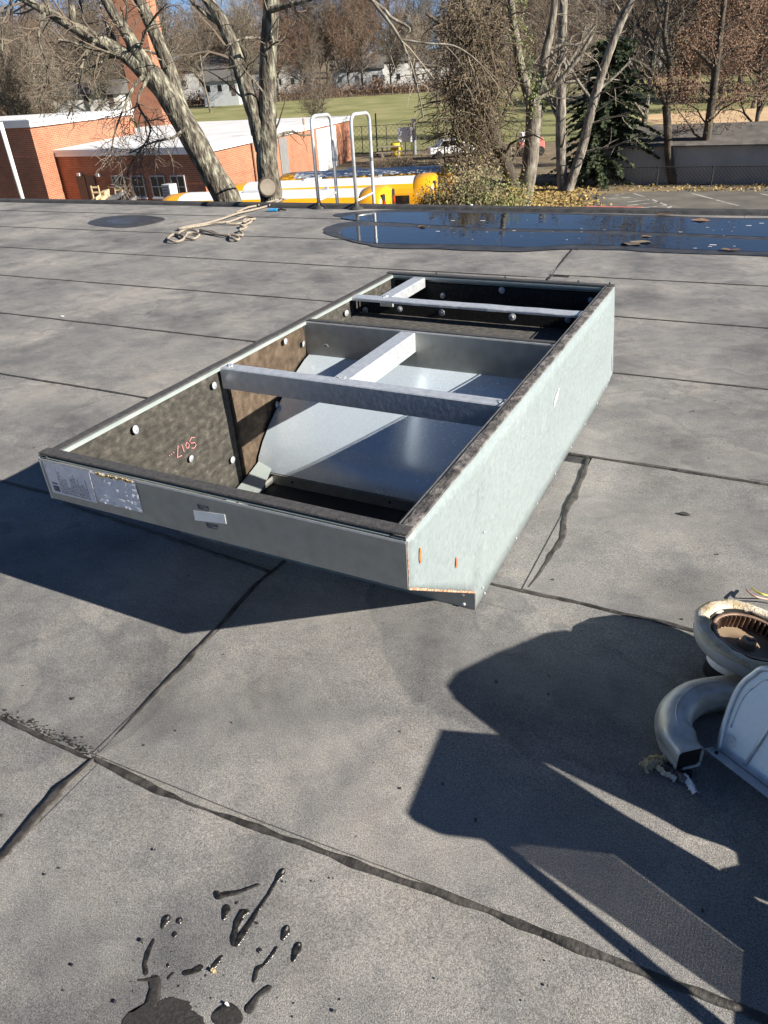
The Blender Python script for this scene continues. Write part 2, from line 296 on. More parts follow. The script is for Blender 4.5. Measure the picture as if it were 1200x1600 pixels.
def panel_mat():
    m = bpy.data.materials.new('scuffed_galvanised_panel'); m.use_nodes = True
    nt = m.node_tree; N = nt.nodes; L = nt.links; b = N['Principled BSDF']
    b.inputs['Metallic'].default_value = 0.12; tc = N.new('ShaderNodeTexCoord')
    def nz(scale, st=(1,1,1), detail=4):
        mp = N.new('ShaderNodeMapping'); mp.inputs['Scale'].default_value = st; L.new(tc.outputs['Object'], mp.inputs[0])
        n = N.new('ShaderNodeTexNoise'); n.inputs['Scale'].default_value = scale; n.inputs['Detail'].default_value = detail; L.new(mp.outputs[0], n.inputs['Vector']); return n.outputs['Fac']
    def ramp(f, *cols):
        r = N.new('ShaderNodeValToRGB'); e = r.color_ramp.elements
        while len(e) < len(cols): e.new(0.5)
        for i, (p, c) in enumerate(cols): e[i].position = p; e[i].color = (*c, 1)
        L.new(f, r.inputs['Fac']); return r.outputs['Color']
    def mix(a, bb, mode, fac=1.0):
        x = N.new('ShaderNodeMix'); x.data_type = 'RGBA'; x.blend_type = mode
        if isinstance(fac, float): x.inputs['Factor'].default_value = fac
        else: L.new(fac, x.inputs['Factor'])
        L.new(a, x.inputs['A']); L.new(bb, x.inputs['B']); return x.outputs['Result']
    base = ramp(nz(1.6, (1,1,1), 3), (0.3, (0.228, 0.270, 0.276)), (0.7, (0.248, 0.290, 0.295)))
    v = N.new('ShaderNodeTexVoronoi'); v.inputs['Scale'].default_value = 75; L.new(tc.outputs['Object'], v.inputs['Vector'])
    sp = N.new('ShaderNodeSeparateColor'); L.new(v.outputs['Color'], sp.inputs[0])
    spang = ramp(sp.outputs[0], (0, (0.93, 0.94, 0.94)), (1, (1.06, 1.05, 1.05)))
    c = mix(base, spang, 'MULTIPLY')
    drip = ramp(nz(26, (1, 1, 0.16), 5), (0.58, (0, 0, 0)), (0.70, (1, 1, 1)))
    pale = ramp(nz(3), (0.4, (0.34, 0.37, 0.37)), (0.6, (0.40, 0.42, 0.42)))
    pt = ramp(nz(2.3, (1,1,1.4), 4), (0.48, (0, 0, 0)), (0.62, (0.4, 0.4, 0.4)))
    c = mix(c, pale, 'MIX', mix(drip, pt, 'MULTIPLY'))
    scr = ramp(nz(9, (1, 0.8, 14), 3), (0.66, (0, 0, 0)), (0.70, (0.35, 0.35, 0.35)))
    dk = ramp(nz(3), (0.4, (0.15, 0.165, 0.165)), (0.6, (0.18, 0.19, 0.19)))
    c = mix(c, dk, 'MIX', mix(scr, ramp(nz(5), (0.5, (0, 0, 0)), (0.6, (1, 1, 1))), 'MULTIPLY'))
    L.new(c, b.inputs['Base Color'])
    mr = N.new('ShaderNodeMapRange'); mr.inputs['To Min'].default_value = 0.36; mr.inputs['To Max'].default_value = 0.62; L.new(sp.outputs[1], mr.inputs['Value']); L.new(mr.outputs[0], b.inputs['Roughness'])
    bp = N.new('ShaderNodeBump'); bp.inputs['Strength'].default_value = 0.10; bp.inputs['Distance'].default_value = 0.02; L.new(nz(3.5), bp.inputs['Height']); L.new(bp.outputs['Normal'], b.inputs['Normal'])
    return m
M['panel'] = panel_mat()
# ------------------------------------------------------------------ the roof we stand on
rb = MB(); rb.box(-30, 14, -8, 9.16, -5.2, 0.0)
roof = tag(rb.build('roof', M['edge']), 'flat dark grey membrane roof of the building underfoot', None, None, 'structure')
YL = [-5.4,-4.2,-3.0,-1.75,-.54,.58,1.74,2.93,4.11,5.40,6.72,8.12,9.13]
YR = [-5.4,-4.2,-3.0,-1.70,-.47,.71,1.88,3.08,4.31,5.52,6.84,8.2,9.13]
XJ = [-2,1,-1.5,-.76,-.8,.12,-.3,-1.2,-.9,-1.1,-.75,.4]
def edge_y(y, x, k): 
    if k == 24: y = -.53+.045*min(x+.78, 2.2)+.004
    return y + 0.012*noise.noise((x*0.5, k*7.3, 1)) + 0.005*noise.noise((x*2.5, k*3.1, 5))
def membrane(x0, x1, ya, yb, k, dz, blend=None):
    n = max(2, int((x1-x0)/0.12)); vs = []; fs = []
    if n > 160: n = 160
    for i in range(n+1):
        x = x0+(x1-x0)*i/n
        y0 = edge_y(ya, x, k); y1 = edge_y(yb, x, k+1)+0.05
        zz = dz + 0.002*noise.noise((x*1.3, k*5, 2))
        vs += [(x, y0-0.001, 0.0), (x, y0, 0.006+zz), (x, (y0*2+y1)/3, 0.0045+zz), (x, y1, 0.0015+dz*.6)]
    for i in range(n):
        a = i*4; b = a+4
        for q in range(3): fs.append((a+q, b+q, b+q+1, a+q+1))
    vs += [(x1, ya, 0.0), (x1, yb, 0.0), (x0, ya, 0.0), (x0, yb, 0.0)]
    e = len(vs); l = n*4
    fs += [(e-2, 1, 2, 3, e-1), (e-4, e-3, l+3, l+2, l+1)]
    m = MB(); m.add(vs, fs); return m.build('membrane_sheet', M['roof'], roof)
for k in range(len(YL)-1):
    membrane(-30, XJ[k]+0.03, YL[k], YL[k+1], k, 0)
    membrane(XJ[k], 14, YR[k], YR[k+1], k+20, 0.0035)

def ribbon(name, pts, wid, parent, material, h=0.006, z0=0.007, step=0.035, rag=0.45, seed=0, cap=False):
    """a raised, ragged-edged bead laid along pts"""
    P = [Vector((p[0], p[1], 0)) for p in pts]; out = []
    for i in range(len(P)-1):
        n = max(1, int((P[i+1]-P[i]).length/step))
        for q in range(n): out.append((P[i].lerp(P[i+1], q/n), wid[i]+(wid[i+1]-wid[i])*q/n))
    out.append((P[-1], wid[-1])); vs = []; fs = []
    for i, (p, w) in enumerate(out):
        t = (out[min(i+1,len(out)-1)][0]-out[max(i-1,0)][0]).normalized(); nn = Vector((-t.y, t.x, 0))
        d = i*step
        a = w*(1+rag*1.6*noise.noise((d*4, seed, 0))+rag*.9*noise.noise((d*15, seed, 3)))
        b = w*(1+rag*1.6*noise.noise((d*4, seed+9, 7))+rag*.9*noise.noise((d*15, seed+5, 2)))
        hh = h*(1+.5*noise.noise((d*9, seed, 4)))
        if cap:
            e_ = min(d, (len(out)-1)*step-d); wc = max(w, 1e-4); kf = math.sqrt(max(.04, 1-max(0, 1-e_/wc)**2)); a *= kf; b *= kf; hh *= kf
        if i in (0, len(out)-1) and not cap: a *= .3; b *= .3; hh *= .3
        for off, z in ((-a, z0-0.006), (-a*.85, z0+hh*.6), (-a*.3, z0+hh), (b*.35, z0+hh*.9), (b*.88, z0+hh*.55), (b, z0-0.006)):
            q = p+nn*off; vs.append((q.x, q.y, z))
    for i in range(len(out)-1):
        for q in range(5): a = i*6+q; fs.append((a, a+1, a+7, a+6))
    m = MB(); m.add(vs, fs); return m.build(name, material, parent, smooth=True)
tarp = [
 ([(-.79,-.535),(-.5,-.545),(-.2,-.525),(.14,-.50),(.5,-.475),(.98,-.455),(1.6,-.44),(2.4,-.47)], [.012,.021,.014,.016,.022,.020,.022,.015]),
 ([(-.80,-1.7),(-.77,-1.1),(-.765,-.85),(-.79,-.66),(-.785,-.53)], [.012,.018,.022,.036,.012]),
 ([(-.785,-.53),(-.79,-.40),(-.80,-.2),(-.80,-.1),(-.82,.1),(-.84,.36),(-.82,.56)], [.012,.010,.015,.022,.014,.012,.010]),
 ([(-.02,.70),(.09,.70),(.3,.715),(.7,.712),(1.2,.72),(1.9,.73)], [.010,.016,.018,.017,.014,.012]),
 ([(.135,.72),(.15,.85),(.165,1.1),(.13,1.3),(.125,1.5),(.12,1.7),(.10,1.86)], [.012,.018,.030,.022,.030,.024,.012]),
 ([(-.05,1.868),(.1,1.872),(.4,1.885),(.9,1.895),(1.8,1.91)], [.006,.010,.008,.007,.006]),
 ([(-1.05,5.3),(-1.09,5.75),(-1.13,6.2),(-1.17,6.9)], [.022,.016,.020,.014]),
 ([(-2.1,.535),(-1.7,.51),(-1.2,.47),(-.82,.44)], [.008,.015,.016,.010]),
]
for i, (p, w) in enumerate(tarp): ribbon('tar_seam', p, [q*.54 for q in w], roof, M['tar'], h=.0035, step=.014, rag=.75, seed=i*3.7)
for k in range(4, len(YL)-1):
    if k >= 6: ribbon('lap_bleed', [(x, edge_y(YL[k], x, k)-.004) for x in [-16+.25*i for i in range(int((XJ[k]+16)/.25)+1)]], [.009]*(int((XJ[k]+16)/.25)+1), roof, M['tar'], h=.002, z0=.0062, step=.06, rag=.55, seed=k*2.3)
    if k >= 6: ribbon('lap_bleed', [(x, edge_y(YR[k], x, k+20)-.004) for x in [XJ[k]+.25*i for i in range(int((7-XJ[k])/.25)+1)]], [.007]*(int((7-XJ[k])/.25)+1), roof, M['tar'], h=.002, z0=.0085, step=.05, rag=.6, seed=k*4.1)
ribbon('lap_bleed', [(-9+.25*i, edge_y(YL[5], -9+.25*i, 5)-.004) for i in range(30)], [.009]*30, roof, M['tar'], h=.002, z0=.0062, step=.05, rag=.6, seed=91)
ribbon('lap_bleed', [(-4+.2*i, edge_y(YL[4], -4+.2*i, 4)-.003) for i in range(17)], [.0065]*17, roof, M['tar'], h=.002, z0=.0062, step=.02, rag=.8, seed=57)
# crumbs of grit along the left-hand lap
cr = MB(); rnd = random.Random(3)
for i in range(420):
    x = -1.2+rnd.random()*.42; y = -.535+abs(rnd.gauss(0,.014))+.004*math.sin(x*40); r = .0005+.0013*rnd.random()**2
    cr.obox((x, y, .008+r), (r,r*.3,0), (-r*.3,r,0), (0,0,r))
for i in range(90):
    p = g(rnd.uniform(0,1150), rnd.uniform(520,1590), 0); r = .001+.0022*rnd.random()**2
    cr.obox((p.x,p.y,.009+r), (r,r*.5,0), (-r*.5,r*1.3,0), (0,0,r*.8))
tag(cr.build('roof_grit', M['tar']), 'dark crumbs of grit scattered over the grey roof', 'grit', kind='stuff')
for (x, y, s_, mt, nm, lb) in ((294,402,.012,'whites','plastic_scrap','tiny dark-cast scrap between the seams left of the rope'),(98,496,.03,'whites','paper_strip','thin white paper strip lying on the roof, far left'),(1068,806,.028,'tar','bitumen_scrap','dark torn bitumen scrap on the roof right of the open curb'),(335,1521,.010,'glue','pebble','pale yellow pebble among the tar drips'),(356,1573,.007,'whites','bird_feather','small white feather curl beside the dark oil blot')):
    p = g(x, y); m = MB(); a = rnd.random()*3
    m.prism([(p.x+s_*math.cos(a+q*1.05)*(1 if q%2 else .6), p.y+s_*.45*math.sin(a+q*1.05), .0098) for q in range(6)], (0,0,.004))
    tag(m.build(nm, M[mt]), lb, nm.split('_')[-1])
# the raised edge
for i in range(10):
    x0 = -30+i*4.4
    m = MB(); m.prism([(x0+.006,9.02,.004),(x0+.006,9.06,.040),(x0+.006,9.20,.052),(x0+.006,9.25,.03),(x0+.006,9.25,-.16),(x0+.006,9.165,-.16),(x0+.006,9.165,.004)], (4.39,0,0))
    m.build('edge_flashing', M['edge'], roof)

# puddles: a thin sheet of water inside a damp margin
def blob(name, pts, z, material, parent=None, sub=6, amp=0.05, seed=0):
    n = len(pts); vs = []
    for i in range(n):
        p0,p1,p2,p3 = [Vector((*pts[(i+q)%n],0)) for q in (-1,0,1,2)]
        for q in range(sub):
            t = q/sub
            v = .5*((2*p1)+(-p0+p2)*t+(2*p0-5*p1+4*p2-p3)*t*t+(-p0+3*p1-3*p2+p3)*t**3)
            k = amp*noise.noise((v.x*4, v.y*4, seed))+amp*.55*noise.noise((v.x*31, v.y*31, seed))*(1 if sub > 8 else 0)+amp*.5*noise.noise((v.x*85, v.y*85, seed))*(1 if sub > 8 else 0)
            vs.append((v.x+k, v.y+k*.7, z))
    m = MB(); m.prism(vs, (0,0,-.0015)); return m.build(name, material, parent)
def gp(l): return [(g(x,y).x, g(x,y).y) for x, y in l]
wet = blob('damp_margin', gp([(505,364),(520,352),(560,345),(520,338),(545,333),(620,329),(760,331),(900,334),(1100,341),(1330,349),(1340,412),(1200,402),(1050,397),(960,392),(880,391),(800,395),(700,391),(600,388),(545,377)]), .0128, M['damp'], None, 5, .05)
tag(wet, 'dark damp roof membrane round the far puddle', kind='structure')
p1 = blob('puddle', gp([(530,363),(560,355),(640,357),(760,363),(900,366),(1010,370),(1200,378),(1330,384),(1340,404),(1200,396),(1080,392),(980,387),(900,384),(830,388),(740,385),(640,383),(580,381),(540,373)]), .0150, M['water'], None, 5, .04, 3)
tag(p1, 'strip of blue standing water on the roof, nearer half of the puddle', kind='structure')
p2 = blob('puddle', gp([(535,342),(570,335),(650,333.5),(780,335),(940,339),(1100,344),(1330,352),(1330,378),(1200,372.5),(1020,365),(900,361),(760,358),(640,351),(570,347)]), .0154, M['water'], None, 5, .04, 8)
tag(p2, 'strip of blue standing water along the roof edge', kind='structure')
p3 = blob('damp_margin', gp([(138,350),(165,340),(215,337),(256,342),(240,350),(190,357)]), .0100, M['damp'], None, 5, .03, 8)
tag(p3, 'dark oval damp patch on the far left of the roof', kind='structure')
p4 = blob('damp_patch', gp([(165,348),(190,342),(225,341),(240,345),(215,349),(190,352)]), .0125, M['sheen'], None, 5, .02, 8)
tag(p4, 'nearly dry wet sheen inside the oval damp patch, far left', kind='structure')
# leaves and flecks in the water
lf = 0
for (x,y,s_,mt) in ((1094,347,.10,'oak'),(1140,394,.08,'oak'),(1010,372,.05,'oak'),(660,357,.05,'oak'),(1040,338,.10,'oak'),(985,384,.10,'twig'),(1000,381,.10,'twigp')):
    p = g(x,y); m = MB(); rr = random.Random(x); 
    poly = [(p.x+s_*math.cos(a)*(1+.3*rr.random()), p.y+s_*.5*math.sin(a)*(1+.5*rr.random()), .016+.02*rr.random()) for a in [q*math.pi/4 for q in range(8)]]
    m.add(poly+[(p.x,p.y,.02)], [(i,(i+1)%8,8) for i in range(8)])
    tag(m.build('fallen_leaf', M[mt]), 'curled dry fallen leaf lying in the roof puddle', 'leaf', 'dry leaves floating in the puddle')
fl = MB()
for i in range(34):
    x = rnd.uniform(640,1200); k = (x-640)/560; y = rnd.uniform(338+8*k, 384+8*k); p = g(x,y); r = .005+.016*rnd.random()**3
    fl.box(p.x-r*1.6, p.x+r*1.6, p.y-r*.6, p.y+r*.6, .0156, .0170)
tag(fl.build('water_flecks', M['whites']), 'pale flecks and bubbles drifting on the puddle', 'flecks', kind='stuff')

# tar splatter in the foreground
spl = empty('tar_splatter', (-.1,-.8,0), 0, 'black tar drips and oil blot splashed on the roof, bottom left', 'tar')
def drop(pts, wid, seed, mt='tarwet', h=.0012, step=.0022, rag=.45):
    o = ribbon('tar_drip', [gxy for gxy in gp(pts)], [q*1.55 for q in wid], None, M[mt], h=h, z0=.0066, step=step, rag=rag, seed=seed, cap=True)
    o.parent = spl; o.matrix_parent_inverse = Matrix.Translation((.1,.8,0)); return o
z4 = lambda x, y: (100+x*.35, 1320+y*.35)
drops = [
 ([(985,112),(970,140),(950,170),(915,230),(860,310),(820,380),(790,420),(768,462)], [.004,.0055,.002,.002,.0026,.004,.0055,.003]),
 ([(800,330),(770,380),(757,420),(765,460)], [.003,.0035,.0045,.005]),
 ([(830,300),(800,310),(775,350),(762,400)], [.003,.0085,.0065,.003]),
 ([(728,272),(722,300),(712,345)], [.005,.0065,.0015]),
 ([(770,262),(774,270)], [.0035,.0035]),
 ([(472,318),(460,340),(440,382)], [.0045,.0065,.002]),
 ([(522,330),(518,360)], [.005,.0052]), ([(498,392),(494,420)], [.0042,.004]),
 ([(405,425),(375,490),(362,540),(372,590)], [.002,.0045,.004,.006]),
 ([(1000,365),(992,395),(975,435)], [.005,.0075,.0018]),
 ([(955,460),(930,500),(895,545),(866,560),(850,622)], [.002,.0026,.0024,.004,.003]),
 ([(1055,440),(1040,480),(1022,530)], [.006,.0075,.003]), ([(876,466),(872,490)], [.0042,.0042]),
 ([(530,580),(575,572),(625,550)], [.0045,.004,.005]), ([(712,500),(685,530),(662,560)], [.002,.004,.0045]),
 ([(296,616),(304,616)], [.004,.004]), ([(480,480),(480,486)], [.002,.002]), ([(466,535),(466,556)], [.002,.0025]),
 ([(855,352),(870,358)], [.002,.002]), ([(678,440),(682,440)], [.002,.002]), ([(576,618),(578,618)], [.0025,.0025]),
 ([(350,712),(352,716)], [.0025,.0025]), ([(394,28),(396,32)], [.0022,.0022]), ([(140,590),(142,592)], [.0018,.0018]), ([(212,582),(212,584)], [.0016,.0016]),
]
for i, (p, w) in enumerate(drops): drop([z4(*q) for q in p], w, i*2.1)
drop([z4(*q) for q in [(682,212),(690,240),(730,228),(770,222),(800,212),(880,182)]], [.004,.005,.0045,.004,.002,.001], 44, 'tarwet', .003)
drop([z4(*q) for q in [(400,590),(410,640),(400,700),(395,750)]], [.010,.009,.012,.016], 61, 'stain', .001, rag=.5)
drop([z4(*q) for q in [(930,640),(900,655),(865,680),(820,760)]], [.006,.005,.004,.010], 63, 'stain', .001, rag=.7)
drop([z4(*q) for q in [(660,770),(720,775),(800,790)]], [.010,.016,.014], 65, 'stain', .0008, rag=.9)
drop([z4(*q) for q in [(430,605),(330,612)]], [.006,.002], 66, 'stain', .001, rag=.7)
drop([z4(*q) for q in [(495,575),(465,610)]], [.002,.003], 67, 'stain', .001, rag=.7)
for i in range(70):
    rr = random.Random(i+900); x = rr.gauss(560,210); y = rr.gauss(690,110); r = rr.choice((.0008,.0012,.0018,.0024))
    drop([z4(x,y),z4(x+rr.uniform(-8,8),y+rr.uniform(2,10))], [r,r], i*1.7, 'stain' if i%2 else 'tarwet', .001, rag=.3)
b5 = blob('oil_blot', gp([z4(*q) for q in [(285,770),(330,750),(390,705),(430,730),(480,690),(540,690),(590,730),(640,790),(640,900),(290,900)]]), .0080, M['stain'], None, 22, .016, 4)
for q in (((985,118),(974,136)),((470,326),(462,344)),((522,338),(519,352)),((1000,372),(993,392)),((1052,448),(1050,460)),((800,345),(778,385))):
    o = drop([z4(*p) for p in q], [.0022,.0020], q[0][0], 'roof', .0004, rag=.3); o.location.z += .0016; o.name = 'pale_centre'  # pale roof-coloured centre laid on the larger drips
b5.parent = spl; b5.matrix_parent_inverse = Matrix.Translation((.1,.8,0))
# ------------------------------------------------------------------ the open curb adapter
W, LN, H = 1.37, 2.69, .635
ad = empty('roof_curb_adapter', (0,0,0), 0, 'large open-topped sheet metal curb adapter standing on the roof', 'curb adapter')
def A(m, name, mt, smooth=False, bevel=0, parent=None): return m.build(name, M[mt], parent or ad, smooth, bevel)
side = [(0,.632),(0,.475),(.53,.084),(.53,.008),(2.86,.008),(2.985,.05),(2.72,.45),(LN,.632)]
# right-hand panel, dense grid so that it can be slightly dented
def side_panel(x, thick, name, dent):
    m = MB(); ys = 34; zs = 9
    def zlim(y):
        lo = .475-(.475-.084)*y/.53 if y < .53 else .008
        hi = .632
        if y > LN: hi = .632 - (y-LN)/(2.985-LN)*.585
        if y > 2.86: lo = .008+(y-2.86)/.125*.042
        return lo, max(hi, lo+.002)
    yl = [0,.06,.13,.2,.27,.34,.41,.48,.5299,.5301]+[.53+(LN-.53)*i/24 for i in range(1,25)]+[2.76,2.83,2.90,2.95,2.985]
    grid = []
    for y in yl:
        lo, hi = zlim(y) if y != .5301 else (.008, .632)
        if y == .5299: lo, hi = .084, .632
        row = []
        for q in range(zs+1):
            z = lo+(hi-lo)*q/zs
            d = 0
            if dent:
                e = math.sin(math.pi*q/zs)
                d = .006*noise.noise((y*2.2, z*3, 1))*e + .004*noise.noise((y*6, z*7, 4))*e
                d += .012*math.exp(-((y-2.5)/.25)**2-((z-.40)/.12)**2) - .006*smooth01(2.5,2.9,y)
            row.append((x+d, y, z))
        grid.append(row)
    vs = [p for r in grid for p in r]; n = zs+1; fs = []
    for i in range(len(grid)-1):
        for q in range(zs): fs.append((i*n+q, (i+1)*n+q, (i+1)*n+q+1, i*n+q+1))
    m.add(vs, fs)
    o = A(m, name, 'panel', True); s_ = o.modifiers.new('solid', 'SOLIDIFY'); s_.thickness = thick; s_.offset = -1
    return o
rp = side_panel(0, .004, 'side_panel', True); rp['label'] = 'sunlit pale green steel side with rust marks'
lp = side_panel(-W+.004, .004, 'side_panel', False)
# near rim, sloped underside and base
m = MB(); m.box(-W, -.001, -.002, .001, .475, .630); A(m, 'front_rim', 'galvd')
m = MB(); m.prism([(-W+.004,.001,.476),(-W+.004,.004,.480),(-W+.004,.534,.087),(-W+.004,.530,.084)], (W-.009,0,0)); A(m, 'front_slope', 'galv')
m = MB(); m.box(-W+.004, -.004, .5305, .5335, .006, .083); A(m, 'base_front', 'galvd')
m = MB(); m.box(-W+.004, -.004, LN-.003, LN, .470, .630); A(m, 'back_rim', 'galvd')
m = MB(); m.prism([(-W+.004,LN+.001,.468),(-W+.004,LN-.003,.472),(-W+.004,2.965,.06),(-W+.004,2.975,.055)], (W-.009,0,0)); A(m, 'back_slope', 'galv')
# rolled top flange: bright inner edge under the gasket
fw = .048
for (x0,x1,y0,y1) in ((-W,-W+fw,0,LN),(-fw,0,0,LN),(-W+fw+.001,-fw-.001,0,fw),(-W+fw+.001,-fw-.001,LN-fw,LN)):
    m = MB(); m.box(x0+.0015,x1-.0015,y0+.0015,y1-.0015,.6325,.636); A(m, 'top_flange', 'paint')
m = MB(); m.box(-W+fw-.002,-W+fw,fw,LN-fw,.622,.6322); A(m, 'flange_return', 'paint')
m = MB(); m.box(-fw,-fw+.002,fw,LN-fw,.622,.6322); A(m, 'flange_return', 'paint')
m = MB(); m.box(-W+fw,-fw,LN-fw,LN-fw+.002,.622,.6322); A(m, 'flange_return', 'paint')
def gasket(pts, w, mt, wav, seed, rough=.0, z0=.637, h=.006):
    """foam strip with wavy, torn edges"""
    out = []; a = Vector(pts[0]); b = Vector(pts[1]); t = (b-a).normalized(); nn = Vector((-t.y,t.x,0)); L_ = (b-a).length
    n = int(L_/.02); vs = []; fs = []
    for i in range(n+1):
        d = L_*i/n; p = a+t*d
        e1 = wav*noise.noise((d*3,seed,0))+rough*noise.noise((d*20,seed,3))
        e2 = wav*noise.noise((d*3,seed,9))+rough*noise.noise((d*23,seed,7))
        zz = h*(1+.35*noise.noise((d*5,seed,2))+rough*60*abs(noise.noise((d*14,seed,4))))
        for off, z in ((-w/2+e1, 0), (-w/2+e1+.002, zz*.9), (0, zz*(1+.2*noise.noise((d*9,seed,8)))), (w/2+e2-.002, zz*.9), (w/2+e2, 0)):
            q = p+nn*off; vs.append((q.x, q.y, z0+z))
    for i in range(n):
        for q in range(4): c = i*5+q; fs.append((c,c+1,c+6,c+5))
    m = MB(); m.add(vs, fs); return A(m, 'gasket_strip', mt)
gasket([(-W+fw/2-.003,.0,0),(-W+fw/2-.003,LN,0)], .040, 'foam', .001, 1)
gasket([(-W,fw/2+.001,0),(-.002,fw/2+.001,0)], .044, 'foam', .0015, 2, z0=.6445, h=.005)
gasket([(-W,LN-fw/2+.002,0),(-.002,LN-fw/2+.002,0)], .042, 'foam', .0015, 3, z0=.6445, h=.005)
gk = gasket([(-fw/2+.004,.0,0),(-fw/2+.004,LN,0)], .038, 'torn', .005, 4, .003, h=.0065); gk['label'] = 'torn and lifting foam gasket strip'
gasket([(-fw+.004,.02,0),(-fw+.004,LN-.02,0)], .007, 'foam', .002, 14, z0=.6452, h=.003)
# liners
ix0, ix1 = -W+.004, -.006
def liner(poly, d, mt, nm='liner'):
    m = MB(); m.prism(poly, d); return A(m, nm, mt)
# left wall: near piece, browner middle piece, far piece
def wall_piece(ylo, yhi, prof, mt, bulge):
    n = 14; k = 10; vs = []; fs = []
    for i in range(n+1):
        y = ylo+(yhi-ylo)*i/n; lo, hi = prof(y)
        for q in range(k+1):
            z = lo+(hi-lo)*q/k
            b = .026+bulge*math.sin(math.pi*min(1,q/k))*(.5+.5*noise.noise((y*3,z*4,2)))+.004*noise.noise((y*9,z*9,1))
            vs.append((-W+b+.003, y, z))
    for i in range(n):
        for q in range(k): a = i*(k+1)+q; fs.append((a,a+1,a+k+2,a+k+1))
    m = MB(); m.add(vs, fs); o = A(m, 'liner', mt, True); s_ = o.modifiers.new('s','SOLIDIFY'); s_.thickness = .02; s_.offset = 1; return o
slope_lo = lambda y: (.49-(.395)*y/.53 if y < .53 else .03)
w1_ = wall_piece(.01, .965, lambda y: (max(slope_lo(y)+.01,.02), .628), 'liner', .006)
w2_ = wall_piece(.97, 1.625, lambda y: (max(.03, .03+.43*(1-(1-max(0,(y-1.06)/.57))**1.5)), .628), 'liner_br', .012)
w2_['label'] = 'brown bulging piece of duct liner'
w3_ = wall_piece(1.68, 2.64, lambda y: (.30, .628), 'liner', .004)
# steel partition with rolled lip
m = MB(); m.box(-W+.035, -.010, 1.628, 1.631, .462, .632); A(m, 'partition', 'galvd')
m = MB(); m.box(-W+.03, -.052, 1.6315, 1.672, .632, .636); A(m, 'partition_flange', 'galv')
gasket([(-W+.05,1.652,0),(-.05,1.655,0)], .030, 'foam', .002, 6, .001)
m = MB(); m.box(-W+.035, -.010, 1.668, 1.671, .49, .632); A(m, 'partition', 'liner_dk')
# curved steel chute sheet
prof = [(1.632,.465),(1.58,.452),(1.50,.420),(1.40,.368),(1.30,.308),(1.21,.245),(1.14,.184),(1.09,.125),(1.065,.066)]
m = MB(); n = 26; vs = []; fs = []
for i in range(n+1):
    x = -W+.046+(W-.060)*i/n
    for (y,z) in prof:
        b = -.012*math.sin(math.pi*i/n)*math.sin(math.pi*(1.632-y)/.56) + .0025*noise.noise((x*3,y*4,0))
        vs.append((x, y, z+b))
k = len(prof)
for i in range(n):
    for q in range(k-1): a = i*k+q; fs.append((a,a+k,a+k+1,a+1))
m.add(vs, fs); ch = A(m, 'chute_sheet', 'sheet', True)
m = MB(); m.box(-W+.046, -.014, 1.058, 1.0635, .010, .064); A(m, 'chute_lip', 'galvd')
for x in (-1.12,-.6,-.2):
    m = MB(); m.tube([(x,1.0585,.04),(x,1.0570,.04)], .007, 10); A(m, 'bolt_hole', 'blackm')
for x in (-1.22,-.16):
    m = MB(); m.lathe([(.014,0),(.014,.002),(.009,.002),(.009,0)], 14, (0,0,0), True); o = A(m, 'grommet', 'zinc'); o.location = (x,1.6275,.52 if x<-.5 else .50); o.rotation_euler = (R(90),0,0); o.scale = (1.3,.7,1)
# pale curved lip where the chute meets the left wall
m = MB(); vs = []; fs = []
for i in range(13):
    t = i/12; y = 1.10-.50*t; z = .075*(1-t)**2+.016; w_ = .07+.05*math.sin(math.pi*t)
    vs += [(-1.322,y,z+.02*(1-t)),(-1.322+w_,y,z)]
for i in range(12): fs.append((i*2,i*2+1,i*2+3,i*2+2))
m.add(vs, fs); A(m, 'curved_lip', 'paint', True)
# near chamber: bright duct flange at lower left, liner on the underside
m = MB(); m.box(-1.237,-1.234,.55,1.06,.0155,.05); A(m, 'duct_flange', 'galvd')
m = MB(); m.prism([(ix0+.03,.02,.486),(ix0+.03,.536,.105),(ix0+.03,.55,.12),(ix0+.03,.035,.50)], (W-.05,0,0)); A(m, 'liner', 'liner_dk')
m = MB(); m.box(ix0+.03, -.03, .56, 1.06, .0092, .0108); A(m, 'dark_floor', 'blackm')  # black sheet stands in for the shade in the open chamber bottom
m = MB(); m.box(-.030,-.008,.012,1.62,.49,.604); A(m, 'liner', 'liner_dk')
# far chamber: shelf, apron below the second bar, back wall
m = MB(); m.box(-W+.05, -.010, 1.6725, 2.20, .500, .532)
sh = A(m, 'liner_shelf', 'shelf'); 
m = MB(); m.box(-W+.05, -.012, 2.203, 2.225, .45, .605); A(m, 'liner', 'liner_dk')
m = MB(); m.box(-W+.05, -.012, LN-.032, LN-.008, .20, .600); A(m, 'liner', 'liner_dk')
m = MB(); m.box(-W+.05, -.012, 2.226, LN-.033, .16, .20); A(m, 'dark_floor', 'liner_dk')
m = MB(); m.box(-.030,-.008,1.68,2.64,.49,.604); A(m, 'liner', 'liner_dk')
